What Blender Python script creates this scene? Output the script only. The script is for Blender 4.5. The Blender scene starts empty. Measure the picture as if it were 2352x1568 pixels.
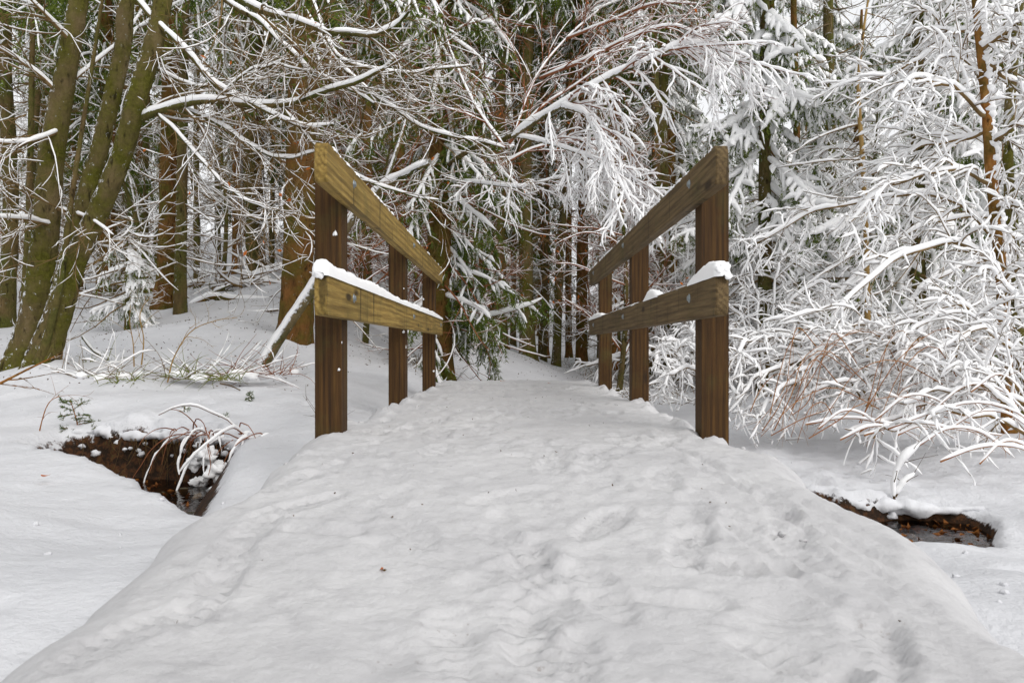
import bpy, math, time
import numpy as np
T0 = time.time()
S = bpy.context.scene
C = S.collection

# ------------------------------------------------------------------ camera, sky, sun, exposure
# The deck's snow surface is z = 0, the camera stands low above it and looks along +Y.
F, CX, CY, H = 1740.0, 1179.0, 797.0, 0.36
cam = bpy.data.cameras.new('camera')
cam.sensor_width = 36.0
cam.lens = 36.0 * F / 2352.0
cam.shift_x = -3.0 / 2352.0
cam.shift_y = 13.0 / 2352.0
cam.clip_start, cam.clip_end = 0.05, 800.0
cam.dof.use_dof = True
cam.dof.focus_distance = 4.6
cam.dof.aperture_fstop = 9.0
cam_o = bpy.data.objects.new('camera', cam)
cam_o.location = (0, 0, H)
cam_o.rotation_euler = (math.radians(90), 0, 0)
C.objects.link(cam_o)
S.camera = cam_o

SUN_EL, SUN_AZ = math.radians(38), math.radians(145)      # azimuth from +Y, clockwise: from the right, a little behind
world = bpy.data.worlds.new('World')
S.world = world
world.use_nodes = True
wn, wl = world.node_tree.nodes, world.node_tree.links
wn.clear()
sky = wn.new('ShaderNodeTexSky')
sky.sky_type = 'NISHITA'
sky.sun_disc = False
sky.sun_elevation = SUN_EL
sky.sun_rotation = SUN_AZ
sky.air_density, sky.dust_density = 1.0, 3.0
hs = wn.new('ShaderNodeHueSaturation')                    # cloud cover: the sky's colour is almost gone
hs.inputs['Saturation'].default_value = 0.12
mx = wn.new('ShaderNodeMix'); mx.data_type = 'RGBA'
mx.inputs['Factor'].default_value = 0.75
mx.inputs[7].default_value = (9.2, 9.3, 9.5, 1)
bg = wn.new('ShaderNodeBackground'); bg.inputs['Strength'].default_value = 0.122
wo = wn.new('ShaderNodeOutputWorld')
wl.new(sky.outputs[0], hs.inputs['Color']); wl.new(hs.outputs[0], mx.inputs[6])
wl.new(mx.outputs[2], bg.inputs[0]); wl.new(bg.outputs[0], wo.inputs[0])

sun = bpy.data.lights.new('sun', 'SUN')
sun.energy, sun.angle, sun.color = 1.5, math.radians(40), (1.0, 0.965, 0.92)
sun_o = bpy.data.objects.new('sun', sun)
sun_o.rotation_euler = (math.radians(90) - SUN_EL, 0, math.pi - SUN_AZ)
C.objects.link(sun_o)

S.view_settings.view_transform = 'Standard'
S.view_settings.look = 'None'
S.view_settings.exposure = 0.0
S.view_settings.gamma = 1.0
S.view_settings.use_curve_mapping = False
S.render.engine = 'CYCLES'
S.cycles.max_bounces = 10
S.cycles.diffuse_bounces = 8
S.cycles.glossy_bounces = 2
S.cycles.transparent_max_bounces = 8
S.cycles.use_denoising = True
S.cycles.use_adaptive_sampling = False

def P(px, py, d):
    return np.array([(px - CX) * d / F, d, H - (py - CY) * d / F])

# ------------------------------------------------------------------ noise
def _h(ix, iy, iz, seed):
    n = (ix.astype(np.int64) * 374761393 + iy.astype(np.int64) * 668265263 + iz.astype(np.int64) * 2147483647 + seed * 974711) & 0xffffffff
    n = ((n ^ (n >> 13)) * 1274126177) & 0xffffffff
    n = ((n ^ (n >> 16)) * 2246822519) & 0xffffffff
    return ((n ^ (n >> 15)) & 0xffffff) / float(0xffffff)
def vn(x, y, z=None, seed=0):
    x = np.asarray(x, float); y = np.asarray(y, float)
    z = np.zeros_like(x) if z is None else np.asarray(z, float)
    ix, iy, iz = np.floor(x), np.floor(y), np.floor(z)
    fx, fy, fz = x - ix, y - iy, z - iz
    fx = fx * fx * (3 - 2 * fx); fy = fy * fy * (3 - 2 * fy); fz = fz * fz * (3 - 2 * fz)
    r = 0
    for a in (0, 1):
        for b in (0, 1):
            for c in (0, 1):
                w = (fx if a else 1 - fx) * (fy if b else 1 - fy) * (fz if c else 1 - fz)
                if c and not np.any(fz): continue
                r = r + w * _h(ix + a, iy + b, iz + c, seed)
    return r * 2 - 1
def fbm(x, y, z=None, seed=0, o=4):
    r, a, s = 0, 1.0, 1.0
    for i in range(o):
        r = r + a * vn(x * s, y * s, None if z is None else z * s, seed + i * 17)
        a *= 0.5; s *= 2.03
    return r
def ss(a, b, x):
    t = np.clip((x - a) / (b - a), 0, 1)
    return t * t * (3 - 2 * t)

# ------------------------------------------------------------------ materials
MATS = {}
class NT:
    def __init__(s, name, rough=0.8, spec=0.2):
        s.m = bpy.data.materials.new(name); s.m.use_nodes = True
        s.n, s.l = s.m.node_tree.nodes, s.m.node_tree.links
        s.b = s.n['Principled BSDF']
        s.b.inputs['Roughness'].default_value = rough
        s.b.inputs['Specular IOR Level'].default_value = spec
        s.tc = s.n.new('ShaderNodeTexCoord')
        MATS[name] = s.m
    def mapped(s, scale=(1, 1, 1), coord='Object', rnd=False):
        mp = s.n.new('ShaderNodeMapping'); mp.inputs['Scale'].default_value = scale
        s.l.new(s.tc.outputs[coord], mp.inputs['Vector'])
        if rnd:
            oi = s.n.new('ShaderNodeObjectInfo'); mu = s.n.new('ShaderNodeMath'); mu.operation = 'MULTIPLY'
            mu.inputs[1].default_value = 37.0
            s.l.new(oi.outputs['Random'], mu.inputs[0])
            cb = s.n.new('ShaderNodeCombineXYZ')
            for i in range(3): s.l.new(mu.outputs[0], cb.inputs[i])
            s.l.new(cb.outputs[0], mp.inputs['Location'])
        return mp.outputs[0]
    def noise(s, vec, scale, detail=4, rough=0.55, dist=0.0):
        t = s.n.new('ShaderNodeTexNoise')
        t.inputs['Scale'].default_value = scale; t.inputs['Detail'].default_value = detail
        t.inputs['Roughness'].default_value = rough; t.inputs['Distortion'].default_value = dist
        s.l.new(vec, t.inputs['Vector']); return t.outputs[0]
    def ramp(s, fac, stops, interp='LINEAR'):
        r = s.n.new('ShaderNodeValToRGB'); r.color_ramp.interpolation = interp
        e = r.color_ramp.elements
        while len(e) < len(stops): e.new(0.5)
        for q, (p, c) in zip(e, stops):
            q.position = p; q.color = (*c, 1) if not np.isscalar(c) else (c, c, c, 1)
        s.l.new(fac, r.inputs[0]); return r.outputs[0]
    def mix(s, fac, a, b, mode='MIX'):
        m = s.n.new('ShaderNodeMix'); m.data_type = 'RGBA'; m.blend_type = mode
        for v, i in ((fac, 0), (a, 6), (b, 7)):
            if isinstance(v, tuple): m.inputs[i].default_value = (*v, 1)
            elif np.isscalar(v): m.inputs[i].default_value = v
            else: s.l.new(v, m.inputs[i])
        return m.outputs[2]
    def math(s, op, a, b=0.0):
        m = s.n.new('ShaderNodeMath'); m.operation = op
        for v, i in ((a, 0), (b, 1)):
            if np.isscalar(v): m.inputs[i].default_value = v
            else: s.l.new(v, m.inputs[i])
        return m.outputs[0]
    def dotn(s, d):
        g = s.n.new('ShaderNodeNewGeometry'); v = s.n.new('ShaderNodeVectorMath'); v.operation = 'DOT_PRODUCT'
        s.l.new(g.outputs['Normal'], v.inputs[0]); v.inputs[1].default_value = d
        return v.outputs['Value']
    def attr(s, name):
        a = s.n.new('ShaderNodeAttribute'); a.attribute_name = name; return a.outputs['Fac']
    def color(s, c):
        if isinstance(c, tuple): s.b.inputs['Base Color'].default_value = (*c, 1)
        else: s.l.new(c, s.b.inputs['Base Color'])
    def bump(s, h, strength=0.3, dist=0.01):
        b = s.n.new('ShaderNodeBump'); b.inputs['Strength'].default_value = strength; b.inputs['Distance'].default_value = dist
        s.l.new(h, b.inputs['Height']); s.l.new(b.outputs[0], s.b.inputs['Normal'])

SNOW = (0.86, 0.87, 0.895)
m = NT('snow', 0.75, 0.15)
v = m.mapped()
m.color(m.mix(m.ramp(m.noise(v, 9, 3), [(0.3, 0.0), (0.75, 1.0)]), (0.955, 0.955, 0.96), (0.93, 0.932, 0.94)))
m.bump(m.noise(v, 70, 5, 0.7), 0.35, 0.006)

m = NT('snow_packed', 0.7, 0.2)                            # trodden path: greyer, soiled in spots
v = m.mapped()
c = m.mix(m.ramp(m.noise(v, 2.3, 6, 0.62), [(0.35, 0.0), (0.68, 1.0)]), (0.62, 0.615, 0.62), (0.525, 0.52, 0.53))
c = m.mix(m.ramp(m.noise(v, 15, 6, 0.72), [(0.50, 0.0), (0.70, 0.75)]), c, (0.46, 0.455, 0.465))
c = m.mix(m.math('MULTIPLY', m.ramp(m.noise(v, 60, 3, 0.6), [(0.64, 0.0), (0.72, 0.8)]), m.attr('dirt')), c, (0.16, 0.10, 0.06))
m.color(c)
vo = m.n.new('ShaderNodeTexVoronoi'); vo.inputs['Scale'].default_value = 75; m.l.new(v, vo.inputs['Vector'])
m.bump(m.math('ADD', m.noise(v, 70, 7, 0.8), m.math('MULTIPLY', vo.outputs['Distance'], 0.35)), 0.6, 0.007)

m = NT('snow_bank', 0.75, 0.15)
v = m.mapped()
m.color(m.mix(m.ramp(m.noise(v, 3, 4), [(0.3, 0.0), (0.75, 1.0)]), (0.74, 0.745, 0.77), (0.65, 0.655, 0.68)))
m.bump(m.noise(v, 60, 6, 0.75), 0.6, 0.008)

m = NT('snowy_ground', 0.75, 0.15)                         # snow, bare soil where the bank is too steep to hold any
v = m.mapped()
sn = m.mix(m.ramp(m.noise(v, 3, 4), [(0.3, 0.0), (0.75, 1.0)]), (0.71, 0.715, 0.74), (0.62, 0.625, 0.65))
so = m.ramp(m.noise(v, 22, 6, 0.7), [(0.30, (0.008, 0.005, 0.003)), (0.48, (0.028, 0.015, 0.008)), (0.60, (0.085, 0.035, 0.014)), (0.70, (0.05, 0.055, 0.016))])
ed = m.math('ADD', m.attr('soil'), m.math('MULTIPLY', m.math('SUBTRACT', m.noise(v, 16, 5, 0.7), 0.5), 0.55))
m.color(m.mix(m.ramp(ed, [(0.20, 0.0), (0.27, 1.0)]), sn, so))
m.bump(m.math('ADD', m.noise(v, 40, 6, 0.7), m.math('MULTIPLY', m.noise(v, 11, 4, 0.6), 1.6)), 0.7, 0.014)

def bark(name, c1, c2, c3, moss, mossy, snowdir, snowlo, snowhi, scale=1.0, fleck=0.69):
    m = NT(name, 0.92, 0.08)
    v = m.mapped((1, 1, 0.35)); v0 = m.mapped()
    c = m.ramp(m.noise(v, 9 * scale, 7, 0.68), [(0.30, c1), (0.5, c2), (0.72, c3)])
    pl = m.ramp(m.noise(v0, 3.2, 5, 0.6), [(0.5 - mossy * 0.25, 0.0), (0.72 - mossy * 0.25, 1.0)])
    c = m.mix(pl, c, m.ramp(m.noise(v0, 30, 4, 0.7), [(0.3, tuple(0.45 * q for q in moss)), (0.7, moss)]))
    c = m.mix(m.ramp(m.noise(v0, 24, 4, 0.6), [(0.62, 0.0), (0.70, 0.55)]), c, (0.22, 0.22, 0.15))      # lichen
    c = m.mix(m.ramp(m.noise(v, 17 * scale, 4, 0.6), [(0.58, 0.0), (0.68, 0.85)]), c, tuple(0.3 * q for q in c1))
    d = m.math('ADD', m.dotn(snowdir), m.math('MULTIPLY', m.math('SUBTRACT', m.noise(v0, 26, 5, 0.7), 0.5), 2.4))
    c = m.mix(m.ramp(d, [(min(snowlo, 0.99), 0.0), (min(snowhi, 1.0), 1.0)]), c, SNOW)
    c = m.mix(m.ramp(m.noise(v0, 24, 6, 0.72), [(fleck - 0.03, 0.0), (fleck, 1.0)]), c, SNOW)
    m.color(c)
    m.bump(m.math('ADD', m.noise(v, 14 * scale, 8, 0.72), m.math('MULTIPLY', m.noise(v0, 42, 4, 0.7), 0.5)), 1.0, 0.03)
bark('bark_beech', (0.075, 0.058, 0.03), (0.15, 0.112, 0.052), (0.21, 0.16, 0.085), (0.135, 0.13, 0.022), 0.5, (-0.55, -0.3, 0.75), 0.80, 0.95)
bark('bark_spruce', (0.07, 0.036, 0.013), (0.165, 0.078, 0.024), (0.25, 0.115, 0.036), (0.12, 0.115, 0.02), 0.32, (-0.5, -0.2, 0.8), 0.97, 0.999, 1.6, 0.74)
bark('bark_far', (0.07, 0.05, 0.025), (0.14, 0.098, 0.042), (0.20, 0.14, 0.065), (0.12, 0.125, 0.03), 0.45, (-0.5, -0.4, 0.8), 0.9, 0.99, 1.2, 0.72)
bark('bark_red', (0.14, 0.055, 0.016), (0.32, 0.14, 0.036), (0.45, 0.24, 0.075), (0.08, 0.09, 0.02), 0.1, (0.85, -0.3, 0.45), 0.75, 0.95, 1.4, 0.70)
bark('bark_dead', (0.10, 0.075, 0.035), (0.19, 0.145, 0.075), (0.26, 0.21, 0.12), (0.09, 0.10, 0.03), 0.3, (-0.6, -0.45, 0.7), 0.30, 0.55, 1.0, 0.66)
def flat(name, a, b, scale=12, rough=0.85):
    m = NT(name, rough, 0.1)
    v = m.mapped(); m.color(m.mix(m.ramp(m.noise(v, scale, 3), [(0.35, 0.0), (0.65, 1.0)]), a, b))
flat('twig_brown', (0.13, 0.085, 0.036), (0.24, 0.155, 0.065), 6)
flat('twig_grey', (0.12, 0.085, 0.045), (0.20, 0.145, 0.075), 6)
flat('twig_red', (0.20, 0.075, 0.038), (0.30, 0.12, 0.055), 6)
flat('cane', (0.22, 0.085, 0.03), (0.36, 0.17, 0.06), 5)
flat('straw_twig', (0.26, 0.16, 0.055), (0.36, 0.24, 0.09), 5)
flat('needle', (0.06, 0.095, 0.018), (0.145, 0.18, 0.03), 5)
flat('needle_fresh', (0.05, 0.09, 0.022), (0.10, 0.15, 0.04), 8)
flat('needle_dry', (0.07, 0.055, 0.02), (0.13, 0.09, 0.03), 5)
flat('grass', (0.12, 0.16, 0.03), (0.22, 0.22, 0.06), 30)
flat('dry_leaf', (0.34, 0.085, 0.018), (0.50, 0.16, 0.03), 40)
flat('wet_leaf', (0.12, 0.04, 0.014), (0.32, 0.13, 0.035), 60)
flat('litter', (0.05, 0.03, 0.014), (0.12, 0.075, 0.03), 50)
flat('stone', (0.05, 0.045, 0.035), (0.13, 0.11, 0.07), 14)
m = NT('bolt_steel', 0.35, 0.5); m.b.inputs['Metallic'].default_value = 0.9; m.color((0.28, 0.31, 0.32))
m = NT('dark_hole', 0.9, 0.1); v = m.mapped(); m.color(m.mix(m.noise(v, 60), (0.012, 0.009, 0.005), (0.03, 0.02, 0.01)))

def wood(name, light, mid, dark, axis, streak):
    m = NT(name, 0.72, 0.22)
    st = {'y': (14, 0.7, 14), 'z': (14, 14, 0.7)}[axis]
    v = m.mapped(st, rnd=True); v0 = m.mapped((1, 1, 1), rnd=True)
    w = m.n.new('ShaderNodeTexWave'); w.wave_type = 'RINGS'; w.rings_direction = axis.upper()
    w.inputs['Scale'].default_value = 1.6; w.inputs['Distortion'].default_value = 9.0; w.inputs['Detail'].default_value = 3.0
    w.inputs['Detail Scale'].default_value = 0.7
    mp = m.mapped({'y': (9, 0.55, 9), 'z': (9, 9, 0.55)}[axis], rnd=True); m.l.new(mp, w.inputs['Vector'])
    g = m.math('ADD', m.math('MULTIPLY', w.outputs['Fac'], 0.20), m.math('MULTIPLY', m.noise(v, 5.0, 8, 0.72), 0.84))
    c = m.ramp(g, [(0.28, dark), (0.5, mid), (0.75, light)])
    c = m.mix(m.ramp(m.noise(v0, 2.2, 4, 0.6), [(0.40, 0.0), (0.72, 0.6)]), c, tuple(0.55 * q for q in mid))       # weathering
    c = m.mix(m.ramp(m.noise(v0, 5, 4, 0.6), [(0.52, 0.0), (0.75, 0.45)]), c, (0.085, 0.080, 0.022))               # algae
    if streak:                                              # dark stains that ran down the face of the board
        c = m.mix(m.ramp(m.noise(m.mapped((16, 16, 1.6), rnd=True), 1.0, 3, 0.55), [(0.60, 0.0), (0.68, 0.8)]), c, tuple(0.22 * q for q in mid))
    kn = m.n.new('ShaderNodeTexVoronoi'); kn.inputs['Scale'].default_value = 1.0
    m.l.new(m.mapped({'y': (5, 2.0, 7), 'z': (7, 7, 2.0)}[axis], rnd=True), kn.inputs['Vector'])
    c = m.mix(m.ramp(kn.outputs['Distance'], [(0.07, 0.85), (0.14, 0.0)]), c, (0.022, 0.012, 0.006))
    fb = m.noise(m.mapped({'y': (90, 2.2, 90), 'z': (90, 90, 2.2)}[axis], rnd=True), 1.0, 5, 0.75)
    c = m.mix(0.75, c, m.ramp(fb, [(0.34, 0.45), (0.62, 1.25)]), 'MULTIPLY')
    m.color(c)
    m.bump(m.math('ADD', g, fb), 0.5, 0.004)
wood('wood_rail', (0.43, 0.30, 0.088), (0.29, 0.19, 0.05), (0.15, 0.088, 0.022), 'y', True)
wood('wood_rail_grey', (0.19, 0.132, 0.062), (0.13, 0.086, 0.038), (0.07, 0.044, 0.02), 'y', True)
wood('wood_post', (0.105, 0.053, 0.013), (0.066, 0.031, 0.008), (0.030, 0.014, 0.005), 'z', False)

m = NT('water', 0.05, 0.5)                                 # shallow clear water: mirror by Fresnel, else tinted see-through
g = m.n.new('ShaderNodeBsdfGlossy'); g.inputs['Roughness'].default_value = 0.04
t = m.n.new('ShaderNodeBsdfTransparent'); t.inputs[0].default_value = (0.62, 0.50, 0.36, 1)
f = m.n.new('ShaderNodeFresnel'); f.inputs[0].default_value = 1.33
mxs = m.n.new('ShaderNodeMixShader'); bp = m.n.new('ShaderNodeBump'); bp.inputs['Strength'].default_value = 0.25; bp.inputs['Distance'].default_value = 0.02
m.l.new(m.noise(m.mapped((1, 1.6, 1)), 9, 3), bp.inputs['Height'])
for q in (g, f): m.l.new(bp.outputs[0], q.inputs['Normal'])
m.l.new(f.outputs[0], mxs.inputs[0]); m.l.new(t.outputs[0], mxs.inputs[1]); m.l.new(g.outputs[0], mxs.inputs[2])
m.l.new(mxs.outputs[0], m.n['Material Output'].inputs['Surface'])

# ------------------------------------------------------------------ mesh building
TRI = 0
class MB:
    def __init__(s): s.v, s.f, s.n = [], [], 0
    def add(s, v, f):
        v = np.asarray(v, np.float32).reshape(-1, 3); f = np.asarray(f, np.int64)
        s.v.append(v); s.f.append(f + s.n); s.n += len(v)
    def mesh(s, name, mat, origin=(0, 0, 0), smooth=True):
        global TRI
        me = bpy.data.meshes.new(name)
        v = np.concatenate(s.v) - np.asarray(origin, np.float32)
        sizes = np.concatenate([np.full(len(f), f.shape[1]) for f in s.f])
        loops = np.concatenate([f.ravel() for f in s.f])
        TRI += int((sizes - 2).sum())
        me.vertices.add(len(v)); me.vertices.foreach_set('co', v.ravel())
        me.loops.add(len(loops)); me.loops.foreach_set('vertex_index', loops.astype(np.int32))
        me.polygons.add(len(sizes))
        me.polygons.foreach_set('loop_start', np.concatenate([[0], np.cumsum(sizes)[:-1]]).astype(np.int32))
        me.polygons.foreach_set('loop_total', sizes.astype(np.int32))
        me.polygons.foreach_set('use_smooth', np.full(len(sizes), smooth))
        me.materials.append(MATS[mat])
        me.update(calc_edges=True)
        return me
def link(name, data, parent=None, loc=(0, 0, 0), **props):
    o = bpy.data.objects.new(name, data); C.objects.link(o)
    o.location = tuple(float(q) for q in loc)
    if parent is not None: o.parent = parent
    for k, q in props.items(): o[k] = q
    return o
def nz(a): return a / np.maximum(np.linalg.norm(a, axis=-1, keepdims=True), 1e-9)
def frames(pts):
    t = np.gradient(pts, axis=1); t = nz(t)
    vert = np.abs(t[:, :, 2]).mean(1) > 0.75
    ref = np.where(vert[:, None, None], np.array([0, -1.0, 0]), np.array([0, 0, 1.0]))
    s = np.cross(t, np.broadcast_to(ref, t.shape)); bad = np.linalg.norm(s, axis=-1) < 0.05
    if bad.any(): s[bad] = np.cross(t[bad], np.array([0.9, 0.3, 0.2]))
    s = nz(s)
    return t, s, np.cross(s, t)
def tubes(mb, pts, rad, k=4, cap=False):
    pts = np.asarray(pts, float)
    if pts.ndim == 2: pts = pts[None]; rad = np.asarray(rad)[None]
    M, N = pts.shape[:2]
    if M == 0: return
    t, s, u = frames(pts)
    a = np.arange(k) * 2 * math.pi / k + 0.3
    v = pts[:, :, None] + rad[:, :, None, None] * (np.cos(a)[None, None, :, None] * s[:, :, None] + np.sin(a)[None, None, :, None] * u[:, :, None])
    base = (np.arange(M) * N * k)[:, None, None]
    i = np.arange(N - 1)[None, :, None] * k; j = np.arange(k)[None, None, :]; j2 = (j + 1) % k
    f = np.stack([base + i + j, base + i + j2, base + i + k + j2, base + i + k + j], -1).reshape(-1, 4)
    mb.add(v, f)
    if cap:
        for q in (0, N - 1):
            o = np.concatenate([v[:, q], pts[:, q][:, None]], 1)
            bb = (np.arange(M) * (k + 1))[:, None]
            jj = np.arange(k)[None]
            mb.add(o, np.stack([bb + jj, bb + (jj + 1) % k, bb + k + 0 * jj], -1).reshape(-1, 3))
def snow(mb, pts, rad, th, rng, k=5, minf=0.25, gap=0.0, sink=0.05, bare=0.0):
    pts = np.asarray(pts, float)
    if pts.ndim == 2: pts = pts[None]; rad = np.asarray(rad)[None]
    if bare > 0: q = rng.random(len(pts)) >= bare; pts, rad = pts[q], rad[q]
    M, N = pts.shape[:2]
    if M == 0: return
    t = nz(np.gradient(pts, axis=1))
    fl = minf + (1 - minf) * np.sqrt(np.clip(1 - t[:, :, 2] ** 2, 0, 1))
    s = th * fl * rng.uniform(0.6, 1.35, (M, N)) * rng.uniform(0.75, 1.25, (M, 1))
    s[:, -1] *= 0.45
    if N >= 13: s = 0.25 * np.roll(s, 1, 1) + 0.5 * s + 0.25 * np.roll(s, -1, 1)
    if gap > 0: s[rng.random((M, N)) < gap] *= 0.1
    w = 0.6 * rad + 0.5 * s
    p = pts.copy(); p[:, :, 2] += w - sink * rad
    dirn = nz(pts[:, -1] - pts[:, -2]); p[:, -1] += dirn * w[:, -1:] * 0.6
    w[:, -1] *= 0.55; w[:, 0] *= 0.25; w[:, 1] *= 0.8
    tubes(mb, p, w, k)
def grow(b, d, L, n, rng, droop=0.0, wig=0.08, bend=0.55):
    b = np.atleast_2d(b).astype(float); d = nz(np.atleast_2d(d).astype(float)).copy()
    M = len(b); L = np.broadcast_to(np.asarray(L, float), (M,))
    pts = np.empty((M, n, 3)); p = b.copy(); st = (L / (n - 1))[:, None]; bv = rng.normal(0, bend, (M, 3)) / (n - 1)
    for i in range(n):
        pts[:, i] = p
        if i == n - 1: break
        q = droop(i / (n - 1)) if callable(droop) else droop
        d = d + rng.normal(0, wig, (M, 3)) + bv; d[:, 2] -= q; d = nz(d); p = p + d * st
    return pts
def at(pts, t):
    M, N = pts.shape[:2]
    x = np.clip(t * (N - 1), 0, N - 1.001); i = x.astype(int); f = (x - i)[..., None]
    r = np.arange(M)[:, None]
    a, b = pts[r, i], pts[r, i + 1]
    return a * (1 - f) + b * f, nz(b - a), i
def spawn(pts, rad, k, t0, t1, ang, L, n, rng, flatness=0.5, droop=0.0, wig=0.08, taper=0.5, rr=0.55, rmin=0.0015, down=0.0, tip=0.35):
    M = len(pts)
    t = t0 + (t1 - t0) * (np.arange(k)[None] + rng.random((M, k))) / k
    pos, tan, i = at(pts, t)
    pr = rad[np.arange(M)[:, None], i]
    side = np.cross(tan, np.array([0, 0, 1.0])); side = nz(side + 1e-4) * np.where(np.arange(k) % 2 == 0, 1, -1)[None, :, None]
    rnd = rng.normal(size=tan.shape); rnd -= (rnd * tan).sum(-1, keepdims=True) * tan; rnd = nz(rnd)
    perp = nz(flatness * side + (1 - flatness) * rnd)
    A = np.radians(rng.uniform(ang[0], ang[1], (M, k)))[..., None]
    d = np.cos(A) * tan + np.sin(A) * perp; d[..., 2] -= down
    ln = rng.uniform(L[0], L[1], (M, k)) * (1 - taper * t)
    c = grow(pos.reshape(-1, 3), d.reshape(-1, 3), ln.ravel(), n, rng, droop, wig)
    r0 = np.maximum(pr.ravel() * rr, rmin)[:, None]
    return c, r0 * np.linspace(1, tip, n)[None]
def spline(ctrl, n):
    c = np.asarray(ctrl, float); c = np.vstack([2 * c[0] - c[1], c, 2 * c[-1] - c[-2]])
    m = len(c) - 3; out = []
    for q in np.linspace(0, m - 1e-6, n):
        i = int(q); t = q - i; a, b, d, e = c[i:i + 4]
        out.append(0.5 * (2 * b + (d - a) * t + (2 * a - 5 * b + 4 * d - e) * t * t + (3 * b - a - 3 * d + e) * t ** 3))
    return np.array(out)
def wob(p, rng, a=0.012):
    n = p.shape[1]; d = rng.normal(0, a * 3, p.shape); k = np.array([1, 3, 4, 3, 1]) / 12.0
    for q in range(3): d[0, :, q] = np.convolve(np.pad(d[0, :, q], 2, mode='edge'), k, 'valid')
    d[:, 0] = 0
    return p + d * np.linspace(0.3, 1, n)[None, :, None]
def pix(ctrl, n): return spline([P(*c) for c in ctrl], n)
def needles(mb, pts, cnt, ln, wd, rng, t0=0.05):
    M = len(pts)
    if M == 0: return
    t = t0 + (1 - t0) * rng.random((M, cnt))
    pos, tan, _ = at(pts, t)
    pos = pos.reshape(-1, 3); tan = tan.reshape(-1, 3); K = len(pos)
    rnd = rng.normal(size=(K, 3)); perp = nz(rnd - (rnd * tan).sum(-1, keepdims=True) * tan)
    d = nz(tan * 0.75 + perp * 0.75); s = nz(np.cross(d, rng.normal(size=(K, 3))))
    l = ln * rng.uniform(0.7, 1.2, (K, 1)); w = wd * 0.5
    v = np.stack([pos - s * w, pos + s * w, pos + d * l], 1)
    mb.add(v, np.arange(K * 3).reshape(-1, 3))
def blob(mb, c, r, rng, sq=(1, 1, 1), rough=0.25, n=10):
    th = np.linspace(0, math.pi, n); ph = np.arange(n + 4) * 2 * math.pi / (n + 4)
    d = np.stack([np.sin(th)[:, None] * np.cos(ph), np.sin(th)[:, None] * np.sin(ph), np.repeat(np.cos(th)[:, None], n + 4, 1)], -1)
    o = rng.uniform(0, 90, 3)
    q = 1 + rough * fbm(d[..., 0] * 1.7 + o[0], d[..., 1] * 1.7 + o[1], d[..., 2] * 1.7 + o[2], 3, 3)
    v = np.asarray(c) + d * q[..., None] * np.asarray(sq) * r
    k = n + 4; i = np.arange(n - 1)[:, None] * k; j = np.arange(k)[None]; j2 = (j + 1) % k
    mb.add(v, np.stack([i + j, i + k + j, i + k + j2, i + j2], -1).reshape(-1, 4))
def lumpy(mb, pts, w, k=14, amp=0.35, fr=14.0, sq=1.0, seed=0):
    t, s, u = frames(pts[None]); s, u = s[0], u[0]
    a = np.arange(k) * 2 * math.pi / k
    d = np.cos(a)[None, :, None] * s[:, None] + sq * np.sin(a)[None, :, None] * u[:, None]
    v = pts[:, None] + w[:, None, None] * d
    q = fbm(v[..., 0] * fr, v[..., 1] * fr, v[..., 2] * fr, seed, 3)
    v = v + d * (w[:, None] * amp * q)[..., None]
    n = len(pts); i = np.arange(n - 1)[:, None] * k; j = np.arange(k)[None]; j2 = (j + 1) % k
    mb.add(v, np.stack([i + j, i + j2, i + k + j2, i + k + j], -1).reshape(-1, 4))
def leafq(mb, pos, size, rng):
    pos = np.atleast_2d(pos); K = len(pos)
    a = nz(rng.normal(size=(K, 3))); b = nz(np.cross(a, rng.normal(size=(K, 3)))); n = np.cross(a, b)
    l = size * rng.uniform(0.6, 1.2, (K, 1))
    v = np.stack([pos - a * l, pos - b * l * 0.5 + n * l * 0.15, pos + a * l * 1.1, pos + b * l * 0.5 + n * l * 0.15], 1)
    mb.add(v, np.arange(K * 4).reshape(-1, 4))
def trunk(mb, ctrl, rads, k=16, n=46, rough=0.07, flare=0.5, seed=0, fh=0.22, lobes=5):
    p = spline(ctrl, n); r = np.interp(np.linspace(0, 1, n), np.linspace(0, 1, len(rads)), rads)
    dist = np.concatenate([[0], np.cumsum(np.linalg.norm(np.diff(p, axis=0), axis=1))])
    t, s, u = frames(p[None]); s, u = s[0], u[0]
    a = np.arange(k) * 2 * math.pi / k
    ns = fbm(np.cos(a)[None] * 1.6 + seed * 7 + 0 * dist[:, None], np.sin(a)[None] * 1.6 + 0 * dist[:, None], dist[:, None] * 3.0 + 0 * a[None], seed, 4)
    ns = ns + 0.8 * fbm(np.cos(a)[None] * 7 + seed * 3 + 0 * dist[:, None], np.sin(a)[None] * 7 + 0 * dist[:, None], dist[:, None] * 16 + 0 * a[None], seed + 5, 2)
    fl = flare * np.exp(-dist / fh)[:, None] * (1 + 0.55 * np.cos(a * lobes + seed)[None] + 0.3 * np.cos(a * 3 + seed * 2)[None])
    R = r[:, None] * (1 + rough * ns + fl)
    v = p[:, None] + R[..., None] * (np.cos(a)[None, :, None] * s[:, None] + np.sin(a)[None, :, None] * u[:, None])
    i = np.arange(n - 1)[:, None] * k; j = np.arange(k)[None]; j2 = (j + 1) % k
    mb.add(v, np.stack([i + j, i + j2, i + k + j2, i + k + j], -1).reshape(-1, 4))
    return p, r
def thing(name, label, cat, base, parts, group=None, smooth=True):
    """An Empty at the thing's base; parts = (name, MB, material, kind)."""
    e = link(name, None, None, base, label=label, category=cat)
    if group: e['group'] = group
    for q in parts:
        if q[1].n == 0: continue
        o = link(q[0], q[1].mesh(q[0], q[2], base, smooth), e)
        if len(q) > 3 and q[3]: o['kind'] = q[3]
    return e
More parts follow.
